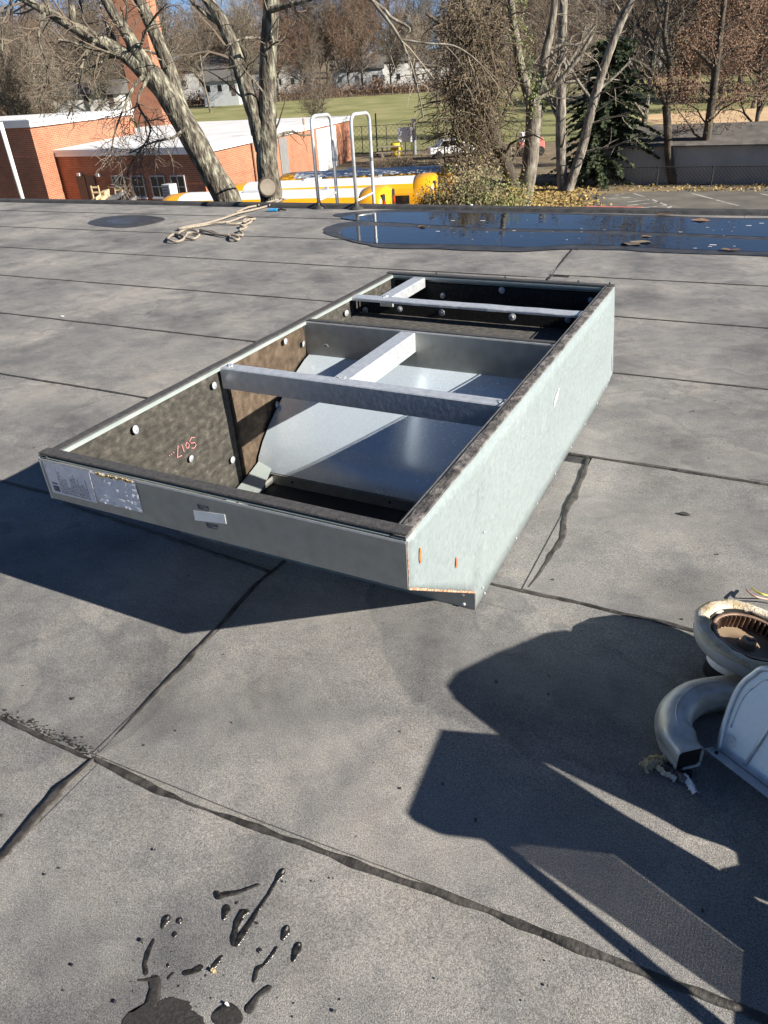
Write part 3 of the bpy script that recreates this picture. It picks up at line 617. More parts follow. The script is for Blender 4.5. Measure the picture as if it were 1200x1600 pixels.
# cross bars: folded channels with welded ends
def channel(x0,x1,y0,y1,zt,dep,bent=0):
    m = MB(); along_x = (x1-x0) > (y1-y0); n = 24; vs = []; fs = []
    for i in range(n+1):
        t = i/n; dz = bent*(noise.noise((t*6,2,1))*.010-.004*math.sin(math.pi*t)); dw = bent*.004*noise.noise((t*9,5,1))
        if along_x:
            x = x0+(x1-x0)*t; sec = [(x,y0+dw,zt-dep),(x,y0+dw,zt+dz-.003),(x,y0+.003+dw,zt+dz),(x,y1-.003,zt+dz*.5),(x,y1,zt-.003),(x,y1,zt-dep)]
        else:
            y = y0+(y1-y0)*t; sec = [(x1,y,zt-dep),(x1,y,zt-.003),(x1-.003,y,zt),(x0+.003,y,zt),(x0,y,zt-.003),(x0,y,zt-dep)]
        vs += sec
    for i in range(n):
        for q in range(5): a = i*6+q; fs.append((a,a+6,a+7,a+1))
    fs += [tuple(range(6)), tuple(range(n*6+5, n*6-1, -1))]
    m.add(vs, fs); o = A(m, 'cross_bar', 'galv'); s_ = o.modifiers.new('s','SOLIDIFY'); s_.thickness = .002; s_.offset = 1; return o
channel(-W+.048,-.048,.925,.985,.633,.092)
channel(-.790,-.715,.987,1.627,.631,.090)
channel(-W+.046,-.048,2.115,2.185,.634,.016,1)
channel(-1.185,-1.11,2.19,2.645,.632,.055)
for (x,y) in ((-1.30,.955),(-.06,.955),(-.75,.99),(-1.15,2.18)):
    m = MB(); rr = random.Random(x*7)
    for q in range(7): m.tube([(x+rr.uniform(-.02,.02),y+rr.uniform(-.012,.012),.6345),(x+rr.uniform(-.02,.02),y+rr.uniform(-.012,.012),.6365)], .004, 6)
    A(m, 'weld', 'zinc')
# insulation pins with round washers
wm = MB(); wm.lathe([(.0001,.004),(.006,.004),(.0065,.0025),(.013,.0015),(.0155,.002),(.0155,0)], 18)
wme = bpy.data.meshes.new('pin_washer'); wme.from_pydata(wm.v, [], wm.f); wme.materials.append(M['zinc']); wme.polygons.foreach_set('use_smooth',[True]*len(wme.polygons))
def washer(loc, rot, s=1):
    o = link('pin_washer', wme, ad); rw = random.Random(loc[1]*31+loc[0]*17+loc[2]); o.location = loc; o.rotation_euler = (rot[0]+rw.uniform(-.16,.16),rot[1]+rw.uniform(-.16,.16),rot[2]+rw.uniform(-.2,.2)); s *= rw.uniform(.88,1.08); o.scale = (s,s,s)
for (y,z) in ((.392,.572),(.871,.573),(1.182,.443),(1.288,.319),(1.426,.597),(1.578,.537),(.645,.328),(1.133,.071+.02),(.901,.199),(2.045,.566),(1.72,.60)):
    washer((-W+.046+(.006 if .97<y<1.6 else 0), y, z), (0, R(90), R(0)), 1.05)
for (x,y,z) in ((-1.29,2.200,.545),(-1.07,2.200,.566),(-.817,2.200,.565),(-.42,2.200,.572),(-.131,2.200,.580),(-1.0,LN-.035,.53),(-.629,LN-.035,.585),(-.117,LN-.035,.563),(-1.28,LN-.035,.56)):
    washer((x,y,z), (R(90),0,0), 1.15)
# pink marker writing on the near liner, upside down
def strokes(name, polys, org, ex, ey, rad, mt, parent=None):
    m = MB()
    for pl in polys:
        m.tube([Vector(org)+Vector(ex)*p[0]+Vector(ey)*p[1] for p in pl], rad, 5)
    return A(m, name, mt)
wo = Vector((-W+.0375, .655, .405)); eyx = Vector((0,1,0)); ez = Vector((0,0,1))
S_ = [(.062,.045),(.045,.052),(.030,.044),(.036,.028),(.056,.022),(.064,.008),(.048,-.004),(.030,.004)]
O_ = [(.012,.004),(.002,.016),(.006,.032),(.018,.034),(.024,.018),(.012,.004)]
I_ = [(-.018,.0),(-.014,.040)]
V_ = [(-.030,.050),(-.058,.046),(-.040,-.006)]
strokes('marker_writing', [[(x*1.0-.02,-.0+y) for x,y in q] for q in ([(.094-x,y) for x,y in S_],O_,I_,V_)]+[[(-.095,.01),(-.090,.016)],[(-.108,.012),(-.104,.018)],[(-.12,.012),(-.116,.018)]], wo, eyx, -ez*.9, .0017, 'marker')
# marks on the bright side
m = MB(); m.prism([(.004,1.47,.415),(.004,1.53,.440),(.004,1.545,.478),(.004,1.485,.452)], (.0012,0,0)); A(m, 'small_tag', 'whites', parent=None)
for (y,z,a,b) in ((.074,.540,.008,.026),(.343,.340,.006,.022)):
    m = MB(); m.prism([(.0035,y+a*math.cos(q*math.pi/6)*(.8+.4*((q*37)%5)/5),z+b*math.sin(q*math.pi/6)) for q in range(12)], (.001,0,0)); A(m, 'rust_spot', 'rust')
def edge_rust(p0, p1, w, seed, n0=(0,0,1)):
    m = MB(); p0 = Vector(p0); p1 = Vector(p1); n = 40; vs = []; fs = []
    for i in range(n+1):
        p = p0.lerp(p1, i/n); k = w*(.5+.9*abs(noise.noise((i*.6,seed,0))))
        vs += [p-Vector((0,0,.001)), p+Vector(n0)*k, p+Vector(n0)*k-Vector((.002,0,0)), p-Vector((.002,0,0))]
    for i in range(n):
        a = i*4; fs += [(a,a+1,a+5,a+4)]
    m.add(vs, fs); return A(m, 'rusted_edge', 'rustd')
edge_rust((.0022,.0,.632),(.0022,.0,.476),.006,1,(0,1,0))
edge_rust((.0022,.0,.475),(.0022,.53,.084),.010,2,(0,.55,.75))
edge_rust((.0022,.5305,.084),(.0022,.5305,.008),.006,3,(0,1,0))
for (y,z) in ((.60,.06),(.62,.02),(1.0,.03),(1.3,.03),(1.6,.028),(1.9,.03),(2.2,.028),(2.5,.03),(2.75,.04),(.60,.30),(2.8,.06)):
    m = MB(); m.lathe([(.0045,0),(.0045,.002),(.0025,.0035),(.0001,.0035)], 8); o = A(m, 'screw_head', 'galv'); o.location = (.0035,y,z); o.rotation_euler = (0,R(90),0)
for (x,z) in ((-.045,.065),(-.042,.022),(-.46,.06)):
    m = MB(); m.lathe([(.006,0),(.006,.003),(.003,.005),(.0001,.005)], 8); o = A(m, 'screw_head', 'whites'); o.location = (x,.5303,z); o.rotation_euler = (R(90),0,0)
for x in (-1.05,-.62,-.20,-.03):
    m = MB(); m.lathe([(.005,0),(.005,.006),(.002,.012),(.0001,.012)], 7); o = A(m, 'screw_head', 'blackm'); o.location = (x,LN-.008,.648)
# labels on the near rim
def quadlabel(name, q, y, mt, th=.0012):
    m = MB(); m.prism([(x,y,z) for x,z in q], (0,-th,0)); return A(m, name, mt)
edge_hi = MB(); edge_hi.box(-W,-.001,-.0035,-.0025,.624,.6315); A(edge_hi, 'folded_edge', 'galv')
m = MB(); m.box(-W-.0005,-W+.004,-.0035,.0,.474,.632); A(m, 'folded_edge', 'galv')
lab = quadlabel('paper_label', [(-1.352,.502),(-1.145,.503),(-1.137,.622),(-1.352,.622)], -.0026, 'white')
bars = MB(); rr = random.Random(5)
def inkrect(x0,x1,z0,z1): bars.box(x0,x1,-.0048,-.0044,z0,z1)
x = -1.338
while x < -1.310: w_ = rr.choice((.0012,.002,.003)); inkrect(x,x+w_,.512,.534); x += w_+rr.choice((.0012,.002))
inkrect(-1.338,-1.312,.540,.546)
x = -1.300
while x < -1.165:
    z = .510; top = rr.uniform(.54,.595)
    while z < top: l_ = rr.uniform(.003,.011); inkrect(x,x+.0022,z,z+l_); z += l_+.003
    x += .0072
inkrect(-1.345,-1.343,.60,.615); inkrect(-1.30,-1.2995,.56,.61); inkrect(-1.285,-1.2845,.56,.612)
A(bars, 'label_print', 'ink', parent=lab)
# crumpled second label
m = MB(); nx, nz = 30, 18; vs = []; fs = []
for i in range(nx+1):
    for j in range(nz+1):
        x = -1.133+.197*i/nx; z = .512+.118*j/nz
        d = .0035+.004*abs(noise.noise((x*16,z*38,3)))+.0035*abs(noise.noise((x*45,z*60,6)))
        vs.append((x,-d,z-.006*i/nx*0))
for i in range(nx):
    for j in range(nz): a = i*(nz+1)+j; fs.append((a,a+1,a+nz+2,a+nz+1))
m.add(vs, fs); cl = A(m, 'crumpled_label', 'white'); cl['label'] = 'wrinkled white label with glue along its top'
m = MB(); 
for q in range(26):
    x = -1.12+.18*rr.random(); z = .629-.012*rr.random()**2; r = .002+.005*rr.random(); m.obox((x,-.008,z),(r,0,0),(0,.0015,0),(0,0,r*.5))
A(m, 'glue_residue', 'glue', parent=cl)
quadlabel('small_tag', [(-.719,.533),(-.597,.548),(-.596,.581),(-.717,.569)], -.0026, 'whites')
m = MB()
for (x0,zz) in ((-.675,.590),(-.655,.528)):
    for q in range(9):
        a = q*math.pi/8; m.box(x0+.020*math.cos(a)-.0016,x0+.020*math.cos(a)+.0016,-.0034,-.0030,zz+.004*math.sin(a*2)-.006,zz+.006)
    m.box(x0-.02,x0+.02,-.0034,-.0030,zz-.011,zz-.009)
A(m, 'stamped_mark', 'ink')
# hanging paper tag on the first bar
m = MB(); m.prism([(-.20,1.10,.165),(-.13,1.075,.145),(-.095,1.135,.19),(-.15,1.16,.205)], (0,-.001,.001)); A(m, 'paper_tag', 'sheet')
# ------------------------------------------------------------------ things lying on the roof
z8 = lambda x, y: (250+x/5.714, 300+y/5.714)
def catmull(pts, sub=5):
    P = [Vector(p) for p in pts]; P = [P[0]*2-P[1]]+P+[P[-1]*2-P[-2]]; out = []
    for i in range(1, len(P)-2):
        for q in range(sub):
            t = q/sub; p0,p1,p2,p3 = P[i-1:i+3]
            out.append(.5*((2*p1)+(-p0+p2)*t+(2*p0-5*p1+4*p2-p3)*t*t+(-p0+3*p1-3*p2+p3)*t**3))
    out.append(P[-2]); return out
rp_ = empty('rope', g(380,345), 0, 'loose tan braided rope snaking over the far roof edge', 'rope')
def strand(pts, name='rope_strand', r=.016):
    out = []
    for i, (x,y) in enumerate(pts):
        p = g(*z8(x,y)); out.append(Vector((p.x,p.y,.028+.014*(i%3==1))))
    m = MB(); m.tube([p-Vector(rp_.location) for p in catmull(out)], r, 7); return m.build(name, M['rope'], rp_, True)
strand([(1130,78),(1090,92),(1000,128),(850,172),(700,215),(550,258),(400,300),(270,330),(190,342),(165,352),(210,350),(330,325),(440,306),(520,301),(600,288),(680,262),(760,243),(825,244),(850,258),(800,272),(740,290),(680,302),(585,308)])
strand([(1130,80),(1060,92),(960,110),(870,137),(780,165),(700,192),(686,204),(740,203)])
strand([(825,272),(770,268),(740,290),(790,300),(820,288),(770,310),(722,318),(745,335),(778,328),(745,350),(712,368),(735,385),(738,405),(690,412),(640,404),(628,425),(660,446),(700,446),(706,425),(660,415),(600,412),(540,400),(470,380),(360,358)], r=.015)
strand([(360,366),(420,378),(500,395),(560,406),(620,412)], r=.014)
strand([(345,372),(270,362),(195,368),(168,392),(200,415),(250,432),(310,436),(352,418),(350,398),(300,388),(250,396),(232,420),(240,385)])
strand([(200,412),(140,400),(96,412),(72,440),(90,458),(150,464),(205,446),(222,428),(180,408)])
# blue clip and small knife near the edge
p = g(427,331); m = MB(); m.obox((p.x,p.y,.03),(.07,.02,0),(-.01,.03,0),(0,0,.018)); o = m.build('clip_body', M['blue'], None, False, .008)
c_ = empty('blue_clip', (p.x,p.y,0), 0, 'small bright blue plastic clip by the rope end', 'clip'); o.parent = c_; o.matrix_parent_inverse = Matrix.Translation((-p.x,-p.y,0))
m = MB(); m.obox((p.x+.08,p.y+.03,.026),(.025,.01,0),(-.004,.012,0),(0,0,.01)); o = m.build('clip_jaw', M['blackm'], None, False, .004); o.parent = c_; o.matrix_parent_inverse = Matrix.Translation((-p.x,-p.y,0))
p = g(440,330); m = MB(); m.tube([(p.x-.06,p.y-.02,.025),(p.x-.02,p.y+.02,.03),(p.x+.02,p.y-.01,.03),(p.x+.08,p.y+.02,.02)], .014, 6)
tag(m.build('metal_shackle', M['blackm'], None, True), 'small dark metal shackle right of the blue clip', 'shackle')

# roof ladder with two walk-through hoops
ld = empty('roof_ladder', (-5.4,9.1,0), 0, 'galvanised roof ladder with two tall looped hand rails', 'ladder')
def LDR(m, n, mt='rail', sm=True): 
    o = m.build(n, M[mt], ld, sm); o.matrix_parent_inverse = Matrix.Translation((5.4,-9.1,0)); return o
for x in (-5.74,-5.06):
    y0, y1 = 8.98, 9.56; r = .026; zt = 1.28; rb_ = .12
    pts = [(x,y0,.02),(x,y0,zt-rb_)]+[(x,y0+rb_-rb_*math.cos(a),zt-rb_+rb_*math.sin(a)) for a in [math.pi/2*q/6 for q in range(1,7)]]
    pts += [(x,y1-rb_+rb_*math.sin(a),zt-rb_+rb_*math.cos(a)) for a in [math.pi/2*q/6 for q in range(0,7)]]+[(x,y1,.4),(x,y1,-4.9)]
    m = MB(); m.tube(pts, r, 12); LDR(m, 'hand_rail')
    m = MB(); m.tube([(x,y0+.02,.12),(x,y1,.16)], .019, 10); LDR(m, 'tie_bar')
    m = MB(); m.lathe([(.034,.0),(.034,.05),(.027,.07)], 12, (x,y0,.012)); m.lathe([(.11,0),(.10,.02),(.045,.035),(.034,.09)], 12, (x,y0,.008)); LDR(m, 'post_flashing', 'edge')
    m = MB(); m.lathe([(.029,0),(.029,.05)], 12, (x,y1,.62)); LDR(m, 'coupling', 'fenceg')
for k in range(14):
    z = -.15-.33*k; m = MB(); m.tube([(-5.74,9.56,z),(-5.06,9.56,z)], .014, 8); LDR(m, 'rung')

# blower assembly
bl = empty('blower_housing', (.85,.535,0), 0, 'round grey blower housing with rusty fan wheel and frayed white rim', 'blower')
bt = Matrix.Translation((0,0,0)) @ Matrix.Rotation(R(7),4,'Y') @ Matrix.Rotation(R(-4),4,'X')
def BL(m, n, mt, sm=True):
    m.v = [tuple(bt @ Vector(v)) for v in m.v]; return m.build(n, M[mt], bl, sm)
m = MB(); m.lathe([(.10,.112),(.13,.116),(.152,.126),(.160,.142),(.162,.172),(.158,.174),(.156,.144),(.148,.130),(.128,.121),(.10,.117)], 48, closed=True); BL(m, 'housing', 'ringgrey')
def wobr(a, r, z): return (.006*noise.noise((a*2.2,z*30,1))+.004*noise.noise((math.cos(a)*6,math.sin(a)*6,z*60)), .006*noise.noise((math.cos(a)*3,math.sin(a)*3,r*20)))
m = MB(); m.lathe([(.120,.170),(.123,.179),(.136,.184),(.152,.184),(.163,.180),(.165,.172),(.150,.168)], 90, closed=True, wob=wobr); BL(m, 'frayed_rim', 'fuzz')
m = MB(); m.lathe([(.121,.178),(.118,.150),(.116,.119)], 40); BL(m, 'inlet_ring', 'blackm')
for zz in (.1665,.122):
    m = MB(); m.lathe([(.1005,zz),(.113,zz),(.113,zz+.004),(.1005,zz+.004)], 48, closed=True); BL(m, 'wheel_ring', 'wheel')
for k in range(42):
    a = 2*math.pi*k/42; c = Vector((.103*math.cos(a),.103*math.sin(a),.146)); rd = Vector((math.cos(a+.5),math.sin(a+.5),0)); tn = Vector((-rd.y,rd.x,0))
    m = MB(); m.obox(c, rd*.009, tn*.0012, (0,0,.021)); BL(m, 'fan_blade', 'wheel', False)
m = MB(); m.lathe([(.001,.128),(.030,.128),(.034,.134),(.038,.129),(.072,.124),(.098,.123)], 40); BL(m, 'hub_disc', 'hub')
m = MB(); m.lathe([(.001,.138),(.009,.138),(.010,.155),(.020,.157),(.022,.150),(.024,.129)], 20); BL(m, 'hub', 'hub')
m = MB(); m.tube([(.012,.004,.136),(.012,.004,.160)], .008, 10); BL(m, 'shaft', 'wheel')
m = MB(); m.lathe([(.001,.119),(.102,.119)], 30); BL(m, 'back_plate', 'blackm')
m = MB(); m.lathe([(.001,.002),(.052,.002),(.060,.008),(.062,.02),(.062,.10),(.055,.118)], 32, (-.03,-.012,0)); BL(m, 'motor', 'black')
m = MB(); m.lathe([(.0628,.055),(.0634,.056),(.0634,.076),(.0628,.077)], 32, (-.03,-.012,0)); BL(m, 'motor_band', 'whites')
for q in range(3):
    a = -.4+q*.35; m = MB(); m.tube([(.05*math.cos(a),.05*math.sin(a),.05),(.10*math.cos(a),.10*math.sin(a)-.02,.04),(.16,-.09+.02*q,.01)], .006, 6); BL(m, 'motor_lead', ('black','blackm','ringgrey')[q])
for (mt, nm, pts, lb) in (('wireR','red_wire',[(1166,921),(1178,931),(1205,937),(1260,940)],'faded red wire curling at the right edge behind the blower'),('wireY','yellow_wire',[(1174,919),(1190,928),(1215,932),(1270,930)],'yellow wire curling at the right edge behind the blower')):
    m = MB(); m.tube(catmull([g(x,y,.03+.02*(i%2)) for i,(x,y) in enumerate(pts)]), .0032, 6); tag(m.build(nm, M[mt], None, True), lb, 'wire')
# bent flue pipe with a squared-off end
fp = empty('flue_pipe', g(1060,1120), 0, 'bent aluminised flue pipe with a square black open end', 'pipe')
path = catmull([g(1230,1074,.058),g(1180,1079,.058),g(1120,1084,.058),g(1083,1092,.058),g(1058,1112,.058),g(1052,1138,.057),g(1064,1167,.056),g(1078,1187,.056)], 6)
secs = []; npt = 28; vs = []; fs = []
for i, p in enumerate(path):
    t = (path[min(i+1,len(path)-1)]-path[max(i-1,0)]).normalized(); sd = t.cross(Vector((0,0,1))).normalized(); up = sd.cross(t)
    k = smooth01(len(path)-12, len(path)-5, i)
    for j in range(npt):
        a = 2*math.pi*j/npt; ex = 2+9*k; cx, cy = math.cos(a), math.sin(a)
        rr_ = (abs(cx)**ex+abs(cy)**ex)**(-1/ex)
        ra = .050*(1-k)+.038*k
        # square end turned so that one flat side faces up
        vs.append(p+(sd*cx+up*cy)*ra*rr_-Vector(fp.location))
for i in range(len(path)-1):
    for j in range(npt): a = i*npt+j; b = i*npt+(j+1)%npt; fs.append((a,b,b+npt,a+npt))
m = MB(); m.add(vs, fs); pb = m.build('pipe_body', M['alum'], fp, True); sld = pb.modifiers.new('s','SOLIDIFY'); sld.thickness = .002; sld.offset = 1
m = MB(); n0 = (len(path)-2)*npt; cc_ = sum((vs[n0+j] for j in range(npt)),Vector())/npt; m.add([cc_+(vs[n0+j]-cc_)*.93 for j in range(npt)], [tuple(range(npt))]); m.build('mouth_shade', M['blackm'], fp)  # black plate across the mouth paints the shade inside the pipe
m = MB(); m.tube([vs[12*npt+7]+Vector((0,0,.0)) for _ in range(1)]+[vs[q*npt+7]+Vector((0,0,.0005)) for q in range(13,len(path)-10)], .0016, 5); m.build('pipe_seam', M['alum'], fp, True)
# burnt insulation scraps
sc = empty('burnt_insulation', g(1045,1205), 0, 'charred torn insulation scrap below the flue pipe end', 'debris')
def scrap(pts, w, mt, seed):
    out = [g(x,y,.012) for x,y in pts]; out = catmull(out, 6); vs = []; fs = []
    for i, p in enumerate(out):
        t = (out[min(i+1,len(out)-1)]-out[max(i-1,0)]).normalized(); nn = Vector((-t.y,t.x,0))
        for j in range(7):
            o_ = (j-3)/3*w*(1+.7*noise.noise((i*.5,seed,j*.2)))
            q = p+nn*o_-Vector(sc.location); q.z = .013+.016*abs(noise.noise((i*.45,j*.7,seed)))+.012*(1-abs(j-3)/3); vs.append(q)
    for i in range(len(out)-1):
        for j in range(6): a = i*7+j; fs.append((a,a+1,a+8,a+7))
    m = MB(); m.add(vs, fs); return m.build('scrap', M[mt], sc)
scrap([(1002,1203),(1012,1196),(1024,1193),(1034,1200)], .016, 'fuzz', 1)
scrap([(1013,1190),(1025,1187),(1034,1188)], .012, 'glue', 4)
scrap([(1030,1196),(1045,1205),(1062,1214),(1072,1222)], .016, 'torn', 2)
scrap([(1028,1200),(1040,1212),(1056,1220)], .009, 'fuzz', 6)
scrap([(1066,1214),(1078,1226),(1086,1244)], .010, 'white', 3)
scrap([(1040,1196),(1058,1207),(1080,1212)], .012, 'blackm', 7)
scrap([(1036,1190),(1050,1188),(1062,1200)], .014, 'fuzz', 5)
# arched galvanised cover leaning at the right edge
a0 = g(1112,1188,.0); b0 = g(1200,1256,.0); e1 = (b0-a0).normalized(); nrm = Vector((e1.y,-e1.x,0)); 
if nrm.dot(CAM-a0) < 0: nrm = -nrm
upv = (Vector((0,0,1))*math.cos(R(24))-nrm*math.sin(R(24))).normalized(); pn = e1.cross(upv).normalized()
if pn.dot(CAM-a0) < 0: pn = -pn
def onp(px, py):
    d = _r2*(px-600)+_u2*(800-py)+_f*FPX; t = (a0-CAM).dot(pn)/d.dot(pn); q = CAM+d*t-a0; return (q.dot(e1), q.dot(upv))
lo = [onp(*q) for q in ((1124,1172),(1130,1142),(1139,1112),(1150,1085),(1160,1069),(1175,1056),(1200,1045))]
ac = lo[-1][0]+.10; top = lo[-1][1]+.012
outl = lo+[(ac,top)]+[(2*ac-x,y) for x,y in reversed(lo)]
cv = empty('arched_cover', a0, 0, 'arched galvanised metal cover with pressed ribs leaning at the right edge', 'metal cover')
def LP(a, b, d=0): return e1*a+upv*b+pn*d
oc = catmull([(x,y,0) for x,y in outl], 4)
m = MB(); poly = [LP(q.x,q.y) for q in oc]; m.prism(poly, -pn*.003); m.build('face_plate', M['galv'], cv)
m = MB(); m.tube([LP(q.x,q.y,.002) for q in oc], .008, 8); m.build('rolled_rim', M['galv'], cv, True)
m = MB(); m.tube([LP(ac+(q.x-ac)*.86,q.y*.90+.006,.001) for q in oc[6:-6]], .0025, 6); m.build('pressed_bead', M['galv'], cv, True)
m = MB(); bb = lo[0][1]; m.prism([LP(-.012,bb-.004,.001),LP(2*ac+.012,bb-.004,.001),LP(2*ac+.012,bb-.002,.05),LP(-.012,bb-.002,.05)], (0,0,.003)); m.build('bottom_flange', M['galv'], cv)
for aa in (.075,.20,.33):
    m = MB(); m.tube([LP(aa,bb+.012,.001),LP(aa+.004,bb+.02,.006),LP(aa+.012,top*.62,.006),LP(aa+.014,top*.66,.0)], .004, 8); m.build('pressed_rib', M['galv'], cv, True)
m = MB(); m.tube([LP(.018+.014*math.cos(q*.5)*(.6+.05*q),.045+.018*math.sin(q*.5)*(.6+.05*q)+bb,.0012) for q in range(13)], .0011, 5); m.build('marker_scrawl', M['chalk'], cv, True)
m = MB(); hp = LP(.012,bb+.0015,.03); m.tube([hp,hp+Vector((0,0,.0025))], .005, 10); m.build('bolt_hole', M['blackm'], cv)
# unseen gear on the right, inferred from its shadow and shaped to cast it
def panel(name, label, cat, poly, x, th=.03, mt='galvd'):
    e = empty(name, (x, sum(p[0] for p in poly)/len(poly), 0), 0, label, cat)
    m = MB(); m.prism([(0,p[0]-e.location.y,p[1]) for p in poly], (th,0,0)); m.build('sheet', M[mt], e)
    ys = [p[0]-e.location.y for p in poly]; m = MB(); m.box(-.006,th+.03,min(ys),max(ys),.002,.02); m.build('foot_flange', M[mt], e)
    return e
panel('shadow_panel', 'unseen grey panel right of the arched cover, shaped to cast the upper shadow', 'shadow panel', [(.012,.60),(.045,.64),(.085,.685),(.13,.71),(.20,.705),(.335,.660),(.43,.622),(.50,.595),(.54,.565),(.555,.45),(.56,.02),(-.204,.02),(-.199,.252),(-.160,.283),(-.131,.263),(-.099,.267),(-.094,.28),(-.096,.326),(-.074,.376),(-.056,.446),(-.022,.553)], 1.40)
panel('kinked_shadow_panel', 'unseen grey panel with a kinked edge, right, shaped to cast its shadow', 'hood panel', [(-.042,.68),(.010,.598),(-.010,.575),(-.02,.556),(-.107,.414),(-.166,.292),(-.206,.25),(-.21,.02),(-.345,.02),(-.337,.25),(-.225,.41),(-.294,.522),(-.318,.535),(-.50,.27),(-.56,.02),(-.585,.02),(-.525,.27),(-.322,.565),(-.358,.625),(-.352,.655),(-.338,.668)], 1.395)
cg = empty('shadow_screen', (1.40,-.40,0), 0, 'unseen slatted screen beside the kinked panel, right, added to cast half shade', 'shadow screen')
m = MB(); m.box(.0005,.03,-.26,.19,.004,.252); m.build('shadow_base', M['galvd'], cg)  # solid base added to close off the half shade on the right
for k in range(54,120):
    z = .03+.0041*k; y0 = -.50+.35*max(0,z-.25)*1.9-.0; y1 = -.34+(max(0,min(z,.41)-.25))*.70
    y0 = max(-.57+.55*max(0,z-.02)*.9, -.57)
    if y1-y0 < .02: continue
    m = MB(); m.box(.0,.003,y0+.40,y1+.40,z,z+.0020); m.build('slat', M['galvd'], cg)
# ------------------------------------------------------------------ ground beyond the roof
def st_of(p): q = p-CAM; return q.dot(FH), q.dot(RH)
def gt(px, py):
    d = _r2*(px-600)+_u2*(800-py)+_f*FPX; d = d/d.dot(FH); s = 20
    while s < 600:
        p = CAM+d*s
        if p.z <= terrain(s, 0): return p
        s += .25
    return CAM+d*600
def TG(s, t, dz=0): return ST(s, t, terrain(s,t)+dz)
def sheet(name, ss, tt, dz, mt, label, inset=None):
    m = MB(); n = len(tt)
    m.add([TG(s, t(s) if callable(t) else t, dz) for s in ss for t in tt], [(i*n+j,i*n+j+1,(i+1)*n+j+1,(i+1)*n+j) for i in range(len(ss)-1) for j in range(n-1)])
    return tag(m.build(name, M[mt], None, True), label, None, None, 'structure')
SS = [-80,-40,0,40,60,75]+list(range(80,240,6))+list(range(240,460,20))+[520,700,1000,1600]
sheet('ground', SS, [-1500,-700,-300,-150,-80,-40,0,40,80,150,300,700,1500], 0, 'ground', 'brown leaf-strewn ground around the buildings')
sheet('field', [88+6*i for i in range(18)], [-75,-40,-10,20,60,110,170], .05, 'grass', 'mown green playing field beyond the car park')
sheet('infield', [96,100,104,108,113], [lambda s: 36+abs(s-104)*.4, lambda s: 46, lambda s: 56, lambda s: 66-abs(s-104)*.4], .09, 'dirt', 'tan bare infield patch on the playing field')
sheet('infield_edge', [92.5,95.4], [37,45,53,60], .09, 'line', 'pale gravel strip in front of the infield')
# car park and its lines
m = MB(); pk = [(-13.5,38),(-13.8,45.0),(-12.5,46.6),(-8.5,47.6),(-4.5,49.4),(1,50.2),(30,50.6),(30,30),(-13.5,30)]
m.prism([(x,y,-5.03) for x,y in pk], (0,0,.05)); lot = tag(m.build('parking_lot', M['asphalt']), 'grey asphalt car park below the roof', None, None, 'structure')
def line(p0, p1, w=.10):
    a = g(*p0,-5.0); b = g(*p1,-5.0); d = (b-a).normalized(); n = Vector((-d.y,d.x,0))*w
    m = MB(); m.prism([(q.x,q.y,-4.976) for q in (a-n,b-n,b+n,a+n)], (0,0,.002)); m.build('painted_line', M['line'], lot)
z5 = lambda x,y: (980+x/5.4545, 150+y/5.4545)
for a,b in (((0,908),(210,884)),((0,938),(285,908)),((60,962),(320,938)),((150,985),(345,968)),((205,884),(345,940)),((345,936),(370,940)),((370,938),(316,1000)),((50,832),(150,865)),((545,832),(945,940)),((1130,835),(1210,852)),((-160,880),(30,865)),((-100,850),(-30,835))): line(z5(*a), z5(*b))
m = MB(); a = g(915,327,-5.0); b = g(1003,328.5,-5.0); d = (b-a).normalized(); n = Vector((-d.y,d.x,0))
m.obox((a+b)/2+Vector((0,0,.08)), d*(b-a).length*.5, n*.13, (0,0,.08)); o = m.build('wheel_stop', M['redp'], None, False, .03); tag(o, 'faded red painted wheel stop at the car park edge', 'wheel stop')

# ------------------------------------------------------------------ brick school building
def wallprism(name, plan, z0, z1, mt, parent):
    m = MB(); m.prism([(x,y,z0) for x,y in plan], (0,0,z1-z0)); return m.build(name, M[mt], parent)
def grow_plan(plan, d):
    cx = sum(p[0] for p in plan)/len(plan); cy = sum(p[1] for p in plan)/len(plan); out = []
    n = len(plan)
    for i in range(n):
        p0,p1,p2 = Vector(plan[i-1]),Vector(plan[i]),Vector(plan[(i+1)%n])
        a = (p1-p0).normalized(); b = (p2-p1).normalized(); na = Vector((a.y,-a.x)); nb = Vector((b.y,-b.x))
        k = (na+nb); k = k/k.length_squared*2*d; out.append((p1.x+k.x,p1.y+k.y))
    return out
sb = empty('brick_building', (-38,36,-5), 0, 'red brick building with white-edged flat roofs left of the buses', 'building')
def SB(o): o.parent = sb; o.matrix_parent_inverse = Matrix.Translation((38,-36,5)); return o
dirb = Vector((math.cos(R(115.5)), math.sin(R(115.5))))
c0 = Vector((-42.0,34.0)); c1 = c0+dirb*20
block = [(c0.x,c0.y),(c1.x,c1.y),(c1.x-18,c1.y),(c0.x-18,c0.y+.15)]
wing = [(-44,36.42),(-30.75,36.35),(-39.4,70.5),(-66,72)]
for nm, plan, ze in (('upper_block', block, .88), ('low_wing', wing, -1.0)):
    SB(wallprism('wall', plan, -5.1, ze-.40, 'brick', None))
    SB(wallprism('band_course', grow_plan(plan,.03), ze-2.15, ze-2.05, 'brick', None))
    SB(wallprism('fascia', grow_plan(plan,.16), ze-.41, ze-.15, 'coping', None))
    SB(wallprism('coping', grow_plan(plan,.26), ze-.149, ze, 'coping', None))
    SB(wallprism('roof_membrane', grow_plan(plan,-.2), ze+.001, ze+.02, 'roofw', None))
ch_ = empty('brick_chimney', (-61.5,67,-1), 0, 'tall square red brick chimney behind the leaning bare tree', 'chimney')
